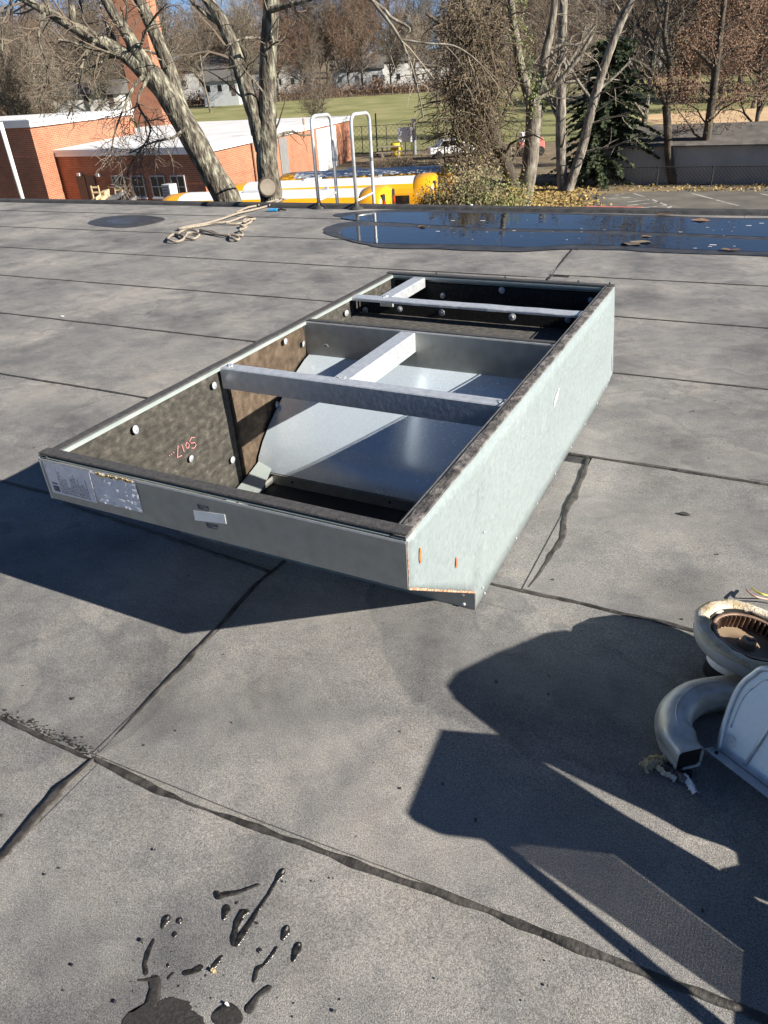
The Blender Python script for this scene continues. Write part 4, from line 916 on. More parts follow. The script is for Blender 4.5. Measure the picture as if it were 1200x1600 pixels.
m = MB(); c = Vector((0,0,0)); lv = []
for z, hw in ((-4,1.75),(4,1.7),(16,1.45),(22,1.4)):
    lv.append([(-hw*1.0,-hw,z),(hw,-hw,z),(hw,hw,z),(-hw,hw,z)])
vs = [v for l in lv for v in l]; fs = [(i*4+j,i*4+(j+1)%4,(i+1)*4+(j+1)%4,(i+1)*4+j) for i in range(3) for j in range(4)]+[(12,13,14,15)]
m.add(vs, fs); m.build('shaft', M['brick'], ch_)
m = MB(); m.box(-1.6,1.6,-1.6,1.6,21.6,22.4); m.build('cap', M['brick'], ch_)
m = MB(); m.box(-1.74,1.74,-1.74,1.74,1.3,1.42); m.build('band_course', M['brick'], ch_)
ch_.rotation_euler = (0,0,R(14))
# windows, doors on the shaded front of the wing (plane y = 36.35)
def on_y(px, py, Y):
    d = _r2*(px-600)+_u2*(800-py)+_f*FPX; return CAM+d*((Y-CAM.y)/d.y)
def front_rect(x0, x1, ytop, h, Y=36.35):
    a = on_y(x0,ytop,Y); b = on_y(x1,ytop,Y); return a.x, b.x, a.z-h, a.z
def SBm(m, n, mt, parent=None):
    o = m.build(n, M[mt], parent)
    if parent is None: SB(o)
    return o
x0,x1,zb,zt = front_rect(119,147,275,2.2)
m = MB(); m.box(x0,x1,36.28,36.34,zb,zt); dr = SBm(m,'door','doorb')
m = MB(); m.box((x0+x1)/2-.02,(x0+x1)/2+.02,36.26,36.279,zb,zt); SBm(m,'door_seam','blackm')
for (a,b) in ((176,193),(206,223),(236,256),(268,287)):
    x0,x1,zb,zt = front_rect(a,b,276,1.15); Y = 36.33
    m = MB()
    for (u0,u1,v0,v1) in ((x0-.08,x0,zb-.08,zt+.08),(x1,x1+.08,zb-.08,zt+.08),(x0,x1,zt,zt+.08),(x0,x1,zb-.08,zb),(x0,x1,(zb+zt)/2-.03,(zb+zt)/2+.03),((x0+x1)/2-.025,(x0+x1)/2+.025,zb,(zb+zt)/2-.03),((x0+x1)/2-.025,(x0+x1)/2+.025,(zb+zt)/2+.03,zt)): m.box(u0,u1,Y-.07,Y+.0,v0,v1)
    SBm(m,'window_frame','frame')
    m = MB(); m.box(x0,x1,Y-.03,Y-.004,zb,zt); SBm(m,'window_pane','glass')
    m = MB(); m.box(x0-.12,x1+.12,Y-.12,Y,zb-.16,zb-.081); SBm(m,'window_sill','coping')
for (px,py) in ((125,271),(155,272)):
    p = on_y(px,py,36.3); m = MB(); m.box(p.x-.12,p.x+.12,36.1,36.33,p.z-.14,p.z+.04); SBm(m,'wall_lamp','doorw')
# on the sunlit long side
wd = Vector((-39.4+30.75, 70.5-36.35,0)).normalized(); wnn = Vector((wd.y,-wd.x,0)); w1p = Vector((-30.75,36.35,0))
def on_side(px, py):
    d = _r2*(px-600)+_u2*(800-py)+_f*FPX; t = (w1p-CAM).dot(wnn)/d.dot(wnn); return CAM+d*t
def side_box(name, pa, pb, zb, mt, th=.06, off=.01):
    a = on_side(*pa); b = on_side(*pb); a2 = Vector((a.x,a.y,0)); b2 = Vector((b.x,b.y,0)); zt = a.z
    c = (a2+b2)/2+wnn*(off+th/2); c.z = (zt+zb)/2
    m = MB(); m.obox(c, (b2-a2)/2, wnn*th/2, (0,0,(zt-zb)/2)); return SBm(m, name, mt)
side_box('garage_door', (493,203), (523,196), -5.0, 'doorw')
side_box('garage_frame', (489,200), (527,192), -5.0, 'brick', .03, .005)
side_box('louvre_door', (434,216), (446,214), -5.0, 'louv', .06)
for (px,py,h) in ((388,190,4),(391,222,3.2),(471,185,1.4)):
    a = on_side(px,py); m = MB(); m.tube([Vector((a.x,a.y,a.z))+wnn*.15,Vector((a.x,a.y,a.z-h))+wnn*.15], .09, 8); SBm(m,'downpipe','rustd')
# white pole left, in front of the block
a = g(0,195,.6); 
pl = empty('white_pole', (0,0,0), 0, 'slim white metal pole in front of the brick building, far left', 'pole')
pa = S(2,197,50); m = MB(); m.tube([(0,0,-5-pa.z),(0,0,.2)], .13, 10); m.build('shaft', M['doorw'], pl, True); pl.location = pa
m = MB(); m.lathe([(.20,0),(.20,.04),(.14,.08)], 12, (0,0,-4.98-pa.z)); m.build('base_collar', M['doorw'], pl)
# stacked furniture outside the wing
def chair(px, py, s, label, mt):
    p = S(px,py,s); e = empty('wooden_chair', p, R(20), label, 'chair')
    for (x,y) in ((-.22,-.22),(.22,-.22),(-.22,.22),(.22,.22)):
        m = MB(); m.box(x-.03,x+.03,y-.03,y+.03,-1.2,.0 if y<0 else .75); m.build('leg', M[mt], e)
    m = MB(); m.box(-.28,.28,-.28,.28,.001,.05); m.build('seat', M[mt], e)
    for z in (.35,.62): m = MB(); m.box(-.19,.19,.2,.24,z,z+.09); m.build('back_slat', M[mt], e)
chair(150,313,45,'pale wooden chair beside the brown door of the brick building','woodl')
chair(187,317,45,'pale wooden chair under the windows of the brick building','woodl')
p = S(168,301,45); e = empty('trash_pile', p, 0, 'dark heap of bags and boards under the school windows', 'rubbish')
for q in range(9):
    rr = random.Random(q); m = MB(); m.obox((rr.uniform(-1,1.2),rr.uniform(-.5,.5),rr.uniform(-.7,-.1)), (rr.uniform(.2,.5),rr.uniform(-.2,.2),.1*rr.random()), (-.1,.3,.05), (0,.05,rr.uniform(.1,.35)))
    m.build('discarded_board', M[('blackm','woodl','louv')[q%3]], e)
m = MB(); p = S(266,300,42); m.obox(p,(.28,0,0),(0,.3,0),(0,0,.40)); o = m.build('cabinet', M['frame'], None, False, .03)
c_ = empty('condenser_cabinet', p, 0, 'grey box-shaped condenser beside the front of the first bus', 'condenser'); o.parent = c_; o.matrix_parent_inverse = Matrix.Translation(-p)
for q in range(5):
    m = MB(); m.box(-.23,.23,-.32,-.302,-.33+q*.14,-.26+q*.14); m.build('vent_slat', M['louv'], c_)

# ------------------------------------------------------------------ school buses
def make_bus():
    e = empty('school_bus', (0,0,0)); Lb = 9.6
    def sec(x, sh=1.0, top=0, dz=0):
        hw = 1.2*sh; pts = []
        for (y,z) in ((-1,.55),(-1,1.2),(-1,2.30),(-.985,2.48),(-.93,2.66),(-.80,2.84),(-.58,2.96),(-.3,3.02),(0,3.035)):
            pts.append((x, y*hw, .55+(z-.55)*(1-(1-sh)*.35)+(top if z > 2.4 else 0)))
        return pts+[(x,-p[1],p[2]) for p in reversed(pts[:-1])]
    def loft(secs, cols):
        m = MB(); n = len(secs[0]); m.add([p for s in secs for p in s], [(i*n+j,i*n+j+1,(i+1)*n+j+1,(i+1)*n+j) for i in range(len(secs)-1) for j in cols])
        return m
    n = 17
    main = [sec(x) for x in (-Lb/2+.9,0,Lb/2-.9)]
    m = loft(main, [0,1,2,3,4,11,12,13,14,15]); m.build('body', M['busy'], e)
    m = loft(main, list(range(5,11))); m.build('roof', M['busw'], e, True)
    rear = [sec(Lb/2-.9),sec(Lb/2-.86,1.0,.05),sec(Lb/2-.5,1.005,.08),sec(Lb/2-.18,1.0,.08),sec(Lb/2-.05,.97,.06),sec(Lb/2,.92,.02)]
    m = loft(rear, list(range(16))); m.f.append(tuple(range(len(m.v)-17, len(m.v)))); m.build('rear_cap', M['busy'], e, True)
    front = [sec(-Lb/2+.9),sec(-Lb/2+.5,.99),sec(-Lb/2+.15,.95),sec(-Lb/2,.86)]
    m = loft(front, list(range(16))); m.f.append(tuple(range(len(m.v)-17, len(m.v)))); m.build('front_cap', M['busy'], e, True)
    for sd in (-1,1):
        for k in range(9):
            x = -Lb/2+1.2+k*.82
            m = MB(); m.box(x+.05,x+.77,sd*1.2-.012 if sd>0 else sd*1.2-.012, sd*1.2+.012,1.66,2.40); w_ = m.build('window', M['glass'], e)
            m = MB(); m.box(x+.05,x+.77,sd*1.2-.02,sd*1.2+.02,2.02,2.045); m.build('sash_bar', M['frame'], w_)
        for z in (.9,1.25,1.55):
            m = MB(); m.box(-Lb/2+1.0,Lb/2-.3,sd*1.2-.02,sd*1.2+.02,z,z+.05); m.build('rub_rail', M['blackm'], e)
        for y,z,r in ((.82,2.62,.16),(.5,2.74,.0)):
            if not r: continue
            m = MB(); m.obox((Lb/2-.03,sd*y*.95,z-.02),(.07,0,0),(0,.19,0),(0,0,.30)); h_ = m.build('lamp_hood', M['blackm'], e, False, .05)
            m = MB(); m.tube([(Lb/2+.03,sd*y*.95,z-.1),(Lb/2+.06,sd*y*.95,z-.1)], .14, 12); m.build('red_lamp', M['red'], h_)
        m = MB(); m.box(Lb/2-.06,Lb/2-.0,sd*.62-.3,sd*.62+.3,1.6,2.35); m.build('rear_window', M['glass'], e)
        for x in (-Lb/2+1.6,Lb/2-2.4):
            m = MB(); m.tube([(x,sd*.95,.5),(x,sd*1.19,.5)], .5, 20); w_ = m.build('wheel', M['blackm'], e)
            m = MB(); m.tube([(x,sd*1.19,.5),(x,sd*1.20,.5)], .27, 16); m.build('rim', M['frame'], w_)
    m = MB(); m.box(Lb/2-.02,Lb/2+.12,-1.2,1.2,.5,.8); m.build('bumper', M['blackm'], e)
    m = MB(); m.box(-1.2,-.5,-.3,.3,3.03,3.10); m.build('roof_hatch', M['busw'], e)
    m = MB(); m.box(2.2,2.35,-.06,.06,3.03,3.14); m.build('roof_marker', M['frame'], e)
    return e
bus = make_bus(); buses = [bus, copy_tree(bus), copy_tree(bus)]
for b, (rx,ry,fx,fy), lb in zip(buses, ((606,292,262,301),(682,272,360,285),(718,256,440,269)),
    ('nearest yellow school bus with white roof, rear end beside the ladder','middle yellow school bus of three, rear lamps left of the bush','farthest yellow school bus, white roof dappled with branch shadows')):
    a = g(rx,ry,-1.93); c = g(fx,fy,-1.93); mid = (a+c)/2; d = a-c
    b.location = (mid.x,mid.y,-5.0); b.rotation_euler = (0,0,math.atan2(d.y,d.x)); tag(b, lb, 'school bus', 'school buses parked in a row'); b.scale = (d.length/9.6,1,1)

# ------------------------------------------------------------------ shed, fences, houses
shd = empty('long_shed', (-2,54,-5), 0, 'long low grey shed with dark shingle roof beyond the car park', 'shed')
m = MB(); m.box(-9,16,-1.9,3.5,-.1,2.25); m.build('wall', M['siding'], shd)
bt_ = MB()
for k in range(96): bt_.box(-8.95+k*.26,-8.90+k*.26,-1.93,-1.899,-.1,2.25)
tag(bt_.build('siding_battens', M['siding'], shd), kind='stuff')
m = MB(); m.prism([(-9.3,-2.3,2.20),(-9.3,.8,3.22),(-9.3,.8,3.30),(-9.3,-2.3,2.28)], (25.6,0,0)); m.build('roof_slope', M['shingle'], shd)
m = MB(); m.prism([(-9.3,3.9,2.20),(-9.3,3.9,2.28),(-9.3,.802,3.30),(-9.3,.802,3.22)], (25.6,0,0)); m.build('roof_slope', M['shingle'], shd)
m = MB(); m.prism([(-9,-1.9,2.251),(-9,3.5,2.251),(-9,.8,3.18)], (.05,0,0)); m.build('gable', M['siding'], shd)
def fence_run(name, label, pts, h, mt, step=.22, wr=.008):
    e = empty(name, pts[0], 0, label, 'fence'); o = Vector(pts[0])
    for i in range(len(pts)-1):
        a = Vector(pts[i])-o; b = Vector(pts[i+1])-o; n = max(1,round((b-a).length/3)); d = (b-a)
        for q in range(n+(i==len(pts)-2)):
            p = a+d*q/n; m = MB(); m.tube([p, p+Vector((0,0,h+.05))], .04, 6); m.build('post', M[mt], e)
        for z in (h,.1): m = MB(); m.tube([a+Vector((0,0,z)), b+Vector((0,0,z))], .03, 5); m.build('rail', M[mt], e)
        w_ = MB(); L_ = d.length; k = int(L_/step)
        for q in range(-int(h/step),k):
            for sg in (0,1):
                x0 = q*step; x1 = x0+h; z0, z1 = 0, h
                if x0 < 0: z0 = -x0; x0 = 0
                if x1 > L_: z1 = h-(x1-L_); x1 = L_
                pa_ = a+d*(x0/L_); pb_ = a+d*(x1/L_)
                if sg: pa_, pb_ = a+d*(1-x0/L_), a+d*(1-x1/L_)
                w_.tube([pa_+Vector((0,0,z0)), pb_+Vector((0,0,z1))], wr, 3, False)
        tag(w_.build('wire_mesh', M[mt], e), kind='stuff')
    return e
fence_run('chain_link_fence', 'dark chain-link fence in front of the long grey shed', [(-9.5,50.9,-5),(0.2,51.1,-5),(.3,51.8,-5)], 1.15, 'fence')
A1, A2, A3 = TG(88,-2.5), TG(87,8.2), TG(92,22)
fence_run('chain_link_fence', 'chain-link backstop fence at the near side of the green field', [A1, A2], 2.7, 'fence', .5, .012)
for px, top, bot in ((580,198,245),(590,196,244)):
    p = gt(px, bot); m = MB(); m.tube([(0,0,-.2),(0,0,4.0)], .07, 6); o = m.build('steel_post', M['fence']); o.location = p; tag(o, 'dark upright post of the field gate, %s of the pair' % ('left' if px==580 else 'right'), 'post')
p = gt(648,242); e = empty('gate_post', p, 0, 'thick grey gate post at the end of the field fence', 'post'); m = MB(); m.tube([(0,0,-.2),(0,0,3.2)], .22, 10); m.build('shaft', M['fenceg'], e); m = MB(); m.lathe([(.26,0),(.22,.12),(.02,.16)], 10, (0,0,3.2)); m.build('cap', M['fenceg'], e)
p = gt(634,242); m = MB(); m.box(-.75,.75,-.04,.04,1.2,2.6); e = empty('field_sign', p, R(28), 'pale blue notice board on the field fence', 'sign'); m.build('board', M['white'], e); m = MB(); m.box(-.05,.05,.045,.1,0,2.5); m.build('post', M['fenceg'], e)
# picnic table and yellow barrel
p = gt(610,246); e = empty('picnic_table', p, R(20), 'weathered picnic table by the field fence', 'table')
for (x0,x1,y0,y1,z0,z1,n) in ((-1.3,1.3,-.45,.45,.95,1.05,'tabletop'),(-1.3,1.3,-1,-.7,.5,.58,'bench'),(-1.3,1.3,.7,1,.5,.58,'bench'),(-.9,-.7,-.8,.8,.0,.1,'foot'),(.7,.9,-.8,.8,0,.1,'foot'),(-.9,-.75,-.1,.1,.1,.94,'leg'),(.75,.9,-.1,.1,.1,.94,'leg')):
    m = MB(); m.box(x0,x1,y0,y1,z0,z1); m.build(n, M['wood'], e)
p = gt(619,244); e = empty('yellow_barrel', p, 0, 'yellow barrel beside the picnic table', 'barrel'); m = MB(); m.lathe([(.001,0),(.5,0),(.55,.3),(.56,.9),(.5,1.25),(.4,1.25)], 16); m.build('barrel_body', M['yellow'], e, True); m = MB(); m.lathe([(.57,.55),(.59,.58),(.59,.66),(.57,.69)], 16); m.build('hoop', M['yellow'], e)
def house(px, py, s, w, d, h, rot, label, wall='hwhite', roof_='hroof', chim=False):
    p = S(px,py,s); e = empty('house', p, R(rot), label, 'house'); 
    m = MB(); m.box(-w/2,w/2,-d/2,d/2,-2,h); m.build('wall', M[wall], e)
    m = MB(); rise = d*.30
    m.prism([(-w/2-.4,-d/2-.5,h-.1),(-w/2-.4,0,h+rise),(-w/2-.4,d/2+.5,h-.1)], (w+.8,0,0)); r_ = m.build('roof', M[roof_], e)
    if chim: m = MB(); m.box(w*.2,w*.2+.9,-.5,.5,h+rise*.5,h+rise+1.2); m.build('chimney', M['brick'], r_)
    for st_ in range(int(h//2.8) or 1):
        for k in range(3):
            x = -w/2+w*(k+.5)/3; z = .9+st_*2.8
            m = MB(); m.box(x-.45,x+.45,-d/2-.06,-d/2-.01,z,z+1.3); f_ = m.build('window', M['glass'], e)
            m = MB(); m.box(x-.55,x+.55,-d/2-.08,-d/2-.061,z-.1,z); m.build('sill', M['hwhite'], f_)
    for sx in (-1,1):
        m = MB(); x = sx*(w/2+.03); m.box(min(x,x-sx*.04),max(x,x-sx*.04),-.5,.5,1,2.4); m.build('window', M['glass'], e)
    m = MB(); m.box(-.5,.5,-d/2-.09,-d/2-.062,-.3,2.0) if False else m.box(w*.33,w*.33+.9,-d/2-.09,-d/2-.062,0,2.0); m.build('door', M['doorb'], e)
    return e
house(462,138,215,10,9,5.5,25,'white two-storey house left of the ladder beyond the field','hwhite','hroof',True)
house(402,140,212,12,9,4.0,20,'low white house seen between the two large trunks')
house(325,140,205,13,9,4.2,22,'white house seen behind the leaning trunk','hwhite')
house(352,150,190,8,7,3.0,22,'small pale cottage left of the forked trunk','hgrey')
house(560,134,214,13,9,3.6,26,'grey house with white porch in the middle distance','hgrey','hroof')
house(622,131,216,12,9,5.0,28,'white gabled house above the field left of the vines','hwhite')
house(680,130,220,11,8,4.0,28,'pale house half hidden by vine branches','hwhite')
house(1092,82,230,14,9,5.0,30,'pale blue-grey house behind the brown-leaved oak','hgrey')
house(150,168,150,12,7,2.0,25,'low white flat outbuilding behind the brick building','hwhite')
house(990,98,225,12,9,3.5,30,'grey house glimpsed behind the slim trunks','hgrey')
def car(px, py, rot, label, mt='carw', truck=False):
    p = gt(px,py); e = empty('parked_car', p, R(rot), label, 'car', None)
    sec_ = [(-2.3,.45),(-2.3,.95),(-2.0,1.02),(-1.5,1.06),(-1.0,1.62),(.7,1.66),(1.5,1.1),(2.2,.95),(2.35,.7),(2.3,.4)]
    m = MB(); m.prism([(x,-.9,z) for x,z in sec_], (0,1.8,0)); m.build('body', M[mt], e, False, .08)
    for sd in (-1,1):
        m = MB(); m.prism([(x,sd*.905,z) for x,z in ((-1.35,1.1),(-.95,1.55),(.65,1.58),(1.25,1.12))], (0,sd*.01,0)); m.build('window', M['glass'], e)
        for x in (-1.45,1.4):
            m = MB(); m.tube([(x,sd*.7,.36),(x,sd*.92,.36)], .36, 16); w_ = m.build('wheel', M['blackm'], e)
        m = MB(); m.box(-2.33,-2.29,sd*.7-.15,sd*.7+.15,.75,.93); m.build('tail_lamp', M['red'], e)
    return e
car(705,246,35,'white car parked behind the vine tangle, tail lamp showing')
p = gt(828,243); m = MB(); e = empty('red_machine', p, R(30), 'red and white machine partly hidden behind the forked trunk', 'machine')
for (a,mt,n) in (((-1.2,1.2,-.7,.7,.3,1.2),'redp','body'),((-1.0,.2,-.6,.6,1.201,2.0),'whites','cab'),((.4,1.1,-.5,.5,1.201,1.5),'redp','hood')):
    m = MB(); m.box(*a); m.build(n, M[mt], e, False, .08)
for x in (-.8,.8):
    m = MB(); m.tube([(x,-.8,.4),(x,.8,.4)], .4, 14); m.build('wheel', M['blackm'], e)
# lumber heap by the shed fence
p = g(1008,281,-5.0); e = empty('lumber_heap', p, 0, 'heap of grey boards and rubble left of the shed fence', 'lumber')
for q in range(16):
    rr = random.Random(q+50); a = rr.uniform(-.5,.5); m = MB(); m.obox((rr.uniform(-1.6,1.4),rr.uniform(-.5,.6),.08+.06*(q//3)), (rr.uniform(.5,1.3)*math.cos(a),.6*math.sin(a),.06*rr.random()), (-.1*math.sin(a),.1,0), (0,0,.05)); m.build('board', M[('wood','siding','coping')[q%3]], e)
p = g(738,329,-4.2); m = MB(); m.lathe([(.001,.44),(.05,.44),(.055,.0)], 10); m.lathe([(.07,.0),(.07,.06)], 10)
o = m.build('white_marker_post', M['whites'], None, True); o.location = S(736,345,22); tag(o, 'short white post just beyond the roof edge by the bush', 'post')
# ------------------------------------------------------------------ trees
def wander(rng, p, d, length, r0, r1, n, wob, grav):
    pts = [Vector(p)]; rad = [r0]; d = Vector(d).normalized(); st = length/n
    for i in range(n):
        d = (d+Vector((rng.gauss(0,wob),rng.gauss(0,wob),rng.gauss(0,wob)+grav))).normalized()
        pts.append(pts[-1]+d*st); rad.append(r0+(r1-r0)*(i+1)/n)
    return pts, rad
def perp(rng, d, ang):
    a = d.orthogonal().normalized(); b = d.cross(a); t = rng.random()*6.283
    return (d*math.cos(ang)+(a*math.cos(t)+b*math.sin(t))*math.sin(ang)).normalized()
def sprout(rng, trunk, twig, pts, rad, level, P):
    """children of a limb; level counts down"""
    L_ = sum((pts[i+1]-pts[i]).length for i in range(len(pts)-1))
    n = max(2, int(L_*P['dens'][level]*rng.uniform(.8,1.2)))
    for k in range(n):
        t = P.get('t0', .25)+(1-P.get('t0', .25))*(k+rng.random())/n; x = t*(len(pts)-1); i = min(int(x), len(pts)-2); f = x-i
        p = pts[i].lerp(pts[i+1], f); d = (pts[i+1]-pts[i]).normalized(); r = rad[i]+(rad[i+1]-rad[i])*f
        nd = perp(rng, d, R(rng.uniform(30,65)))
        ln = L_*rng.uniform(*P['ratio'])*(1.15-.6*t); ln = min(ln, P['maxl'][level]); ln = max(ln, P['minl'])
        cr = max(P['rmin'], min(r*.6, ln*.022)); 
        q, rr = wander(rng, p, nd, ln, cr, max(P['rmin']*.6, cr*.3), 4 if level else 3, P['wob'], P['grav'][level])
        (trunk if cr > P['split'] else twig).tube(q, rr, 5 if cr > P['split'] else 3, False)
        if level > 0: sprout(rng, trunk, twig, q, rr, level-1, P)
def gen_tree(seed, h, r, P, lean=(0,0)):
    rng = random.Random(seed); tr = MB(); tw = MB()
    pts, rad = wander(rng, (0,0,-.3), (lean[0],lean[1],1), h*.92, r, r*.15, 9, .07, .06)
    rad[0] *= 1.35
    tr.tube(pts, rad, 8, False); sprout(rng, tr, tw, pts, rad, P['levels'], P); return tr, tw
PF = dict(levels=2, dens=[2.3,1.9,1.5], ratio=(.28,.55), maxl=[1.6,3.6,8.5], minl=.7, rmin=.017, split=.05, wob=.16, grav=[0,.04,.10], t0=.22)
def mesh_of(mb, name, mt):
    me = bpy.data.meshes.new(name); me.from_pydata(mb.v, [], mb.f); me.materials.append(M[mt]); me.update(); return me
def leafcloud(mb, rng, pts, n, size, spread):
    for _ in range(n):
        p = Vector(rng.choice(pts))+Vector((rng.gauss(0,spread),rng.gauss(0,spread),rng.gauss(0,spread)))
        a = Vector((rng.gauss(0,1),rng.gauss(0,1),rng.gauss(0,1))).normalized()*size*rng.uniform(.6,1.3); b = a.orthogonal().normalized()*a.length*.6
        mb.add([p-a,p-b*.8,p+a,p+b*.8], [(0,1,2,3)])
VAR = []
for k, (h, r, bk, tw_) in enumerate(((17,.26,'barkp','twigp'),(19,.30,'bark','twig'),(15,.22,'barkd','twigr'),(18,.28,'bark','twigr'),(16,.20,'barkp','twig'))):
    P = dict(PF); P['dens'] = [3.0,2.7,2.0]
    a, b = gen_tree(100+k, h, r, P); ends = b.v[::9]
    lf = None
    if k in (2,3):
        m = MB(); leafcloud(m, random.Random(k), ends, 4200 if k == 3 else 2400, .085, .4); lf = mesh_of(m, 'leaves', 'oak')
    VAR.append((mesh_of(a, 'trunk', bk), mesh_of(b, 'crown', tw_), lf))
def place(k, loc, rz, sc, label, group, leaves=True):
    e = empty('bare_tree', loc, rz, label, 'tree', group); e.scale = (sc,sc,sc)
    link('trunk', VAR[k][0], e); link('crown', VAR[k][1], e)
    if VAR[k][2] and leaves: link('leaves', VAR[k][2], e)
    return e
rng = random.Random(11)
nt_ = 0
GRP = ['pale bare trees of the far wood','grey bare trees of the far wood','small reddish trees of the far wood','tall brown-leaved trees of the far wood','slender pale trees of the far wood']
LBL = {0:'pale-barked leafless tree in the woods behind the field',1:'grey leafless tree in the woods behind the field',2:'small reddish tree with dry leaves in the woods behind the field',3:'tall reddish-brown leafed tree in the woods behind the field',4:'slender pale leafless tree in the woods behind the field'}
for (s0, s1, n, w0, w1) in ((192,206,60,-165,190),(208,232,64,-165,190),(236,275,80,-205,230),(285,350,90,-270,300)):
    for i in range(n):
        s = rng.uniform(s0,s1); t = w0+(w1-w0)*(i+rng.random())/n; k = rng.choice((0,1,2,3,3,4,1))
        place(k, TG(s,t,-.2), rng.random()*6.28, rng.uniform(1.05,1.6)*(0.75 if s < 207 else 1), LBL[k], GRP[k])
# trees behind the brick building on the left
for i in range(24):
    s = rng.uniform(98,150); t = -s*rng.uniform(.30,.66); k = rng.choice((0,1,4,0,2))
    place(k, TG(s,t,-.2), rng.random()*6.28, rng.uniform(.75,1.0), 'bare tree in the thicket behind the brick building', 'trees of the thicket behind the brick building', False)
# trees beyond the shed and between field and car park on the right
for (px,s,k,sc,lb) in ((1012,62,1,.95,'slim dark bare tree left of the twin-stemmed one, behind the shed'),(1190,60,2,.9,'dark bare tree at the right edge behind the shed'),(1150,128,3,.9,'brown-leaved tree beyond the infield, far right'),(1060,135,3,.85,'brown-leaved tree on the far side of the infield'),(985,122,2,.85,'reddish tree beyond the evergreen'),(930,110,0,.9,'pale bare tree behind the evergreen'),(760,72,0,.8,'pale bare tree behind the vine tangle'),(720,80,4,.8,'pale slender tree left of the vine tangle'),(500,97,4,.62,'slender bare tree behind the ladder at the field edge'),(845,95,1,.8,'grey bare tree at the field edge behind the forked trunk'),(1230,85,3,.8,'brown-leaved tree beyond the right end of the shed'),(1110,100,2,.8,'reddish bare tree behind the shed roof')):
    p = S(px,150,s); p.z = terrain(s,0)-.2; place(k, p, rng.random()*6, sc, lb, None)
# traced trees: limbs follow the photograph, at their own distance
PH = dict(levels=1, dens=[3.4,2.6], ratio=(.25,.5), maxl=[1.0,2.6], minl=.3, rmin=.0065, split=.03, wob=.20, grav=[-.05,-.02], t0=.2)
def px_r(w, s): return w/2*s/1340.0
def traced(label, s, limbs, bk, tw_, P=PH, seed=1, dens=1.0, wiggle=True, name='bare_tree', split_seed=None):
    rng = random.Random(seed); base = S(*limbs[0][0][0][:2], s); e = empty(name, base, 0, label, 'tree')
    tr = MB(); tw = MB()
    for (pts, spr) in limbs:
        q = []
        for i, (x,y,w,ds) in enumerate([(p+(0,))[:4] for p in pts]): q.append((S(x,y,s+ds)-base, px_r(w,s)))
        P3 = catmull([v for v,_ in q], 5); rr = []
        for i in range(len(P3)):
            f = i/5; j = min(int(f), len(q)-2); k = f-j; rr.append((q[j][1]+(q[j+1][1]-q[j][1])*k)*(1+.10*noise.noise((i*.7,seed,0))))
        tr.tube(P3, rr, 12 if q[0][1] > .12 else 7, False)
        if spr: P_ = dict(P); P_['dens'] = [d*spr*dens for d in P['dens']]; sprout(rng, tr, tw, P3, rr, P_['levels'], P_)
    tr.build('trunk', M[bk], e, True); tw.build('crown', M[tw_], e); return e, tr, tw
t1 = traced('large leaning grey tree forking over the brick building', 18.6, [
 ([(372,380,50),(358,318,46),(330,268,42),(295,205,40),(262,150,36),(235,112,32)], .0),
 ([(262,150,30),(230,118,26),(200,90,22),(165,68,20),(120,45,17),(80,22,14),(30,-5,11),(-20,-30,8)], 1.6),
 ([(240,118,24),(215,80,20),(190,40,18),(165,0,15),(140,-50,12)], 1.2),
 ([(285,180,26,.3),(268,120,24,.4),(245,60,21,.5),(218,0,18,.6),(190,-60,14,.7)], 1.0),
 ([(112,42,12),(113,22,10),(110,-5,8)], .8),
 ([(225,118,7,-.3),(210,135,5,-.5),(195,165,3.5,-.8),(180,205,2.5,-1),(172,245,1.6,-1.1)], 2.5),
 ([(150,62,6,-.3),(130,95,4,-.5),(122,140,3,-.7),(105,185,2,-.8)], 2.5),
 ([(232,120,6,-.2),(215,160,4,-.4),(235,205,3,-.6),(205,255,2.2,-.7),(195,290,1.5,-.8)], 2.5),
 ([(290,200,6,-.3),(270,215,4,-.6),(240,222,3,-.8),(200,240,2,-1)], 2.5),
 ([(70,20,5,-.3),(60,60,3.5,-.5),(75,110,2.6,-.7),(62,160,1.8,-.8)], 2.5),
 ([(20,-5,4,-.3),(5,40,3,-.4),(3,80,2,-.5)], 2.5)], 'bark', 'twig', seed=5, dens=1.5)
t2 = traced('upright grey tree with a sawn-off stub beside the ladder', 16.2, [
 ([(428,380,42),(424,312,40),(417,250,36),(418,190,30),(418,130,27),(420,70,27),(424,10,24),(428,-50,20)], .5),
 ([(412,235,28),(398,180,26),(384,137,24),(368,85,22),(350,40,20),(328,5,16),(300,-30,12)], .9),
 ([(352,42,9),(325,25,7),(300,2,5),(285,-20,4)], 1.5),
 ([(424,15,10,-.2),(450,8,8,-.4),(480,0,6,-.6),(500,-5,5,-.7)], 1.4),
 ([(405,60,5,-.3),(380,60,3.5,-.6),(352,72,2.5,-.9)], 2)], 'bark', 'twig', seed=8, dens=1.4)
e2, _, _ = t2
p = S(418,293,15.85); m = MB(); q = p-e2.location; dd = (CAM-p).normalized(); dd.z = .15
m.tube([q-dd*.25,q,q+dd*.09,q+dd*.10],[.17,.19,.20,.175], 16); st_ = m.build('sawn_stub', M['barkd'], e2, True)
m = MB(); m.tube([q+dd*.095,q+dd*.106],[.165,.15], 16); f_ = m.build('cut_face', M['wood'], st_); f_.matrix_parent_inverse = Matrix()
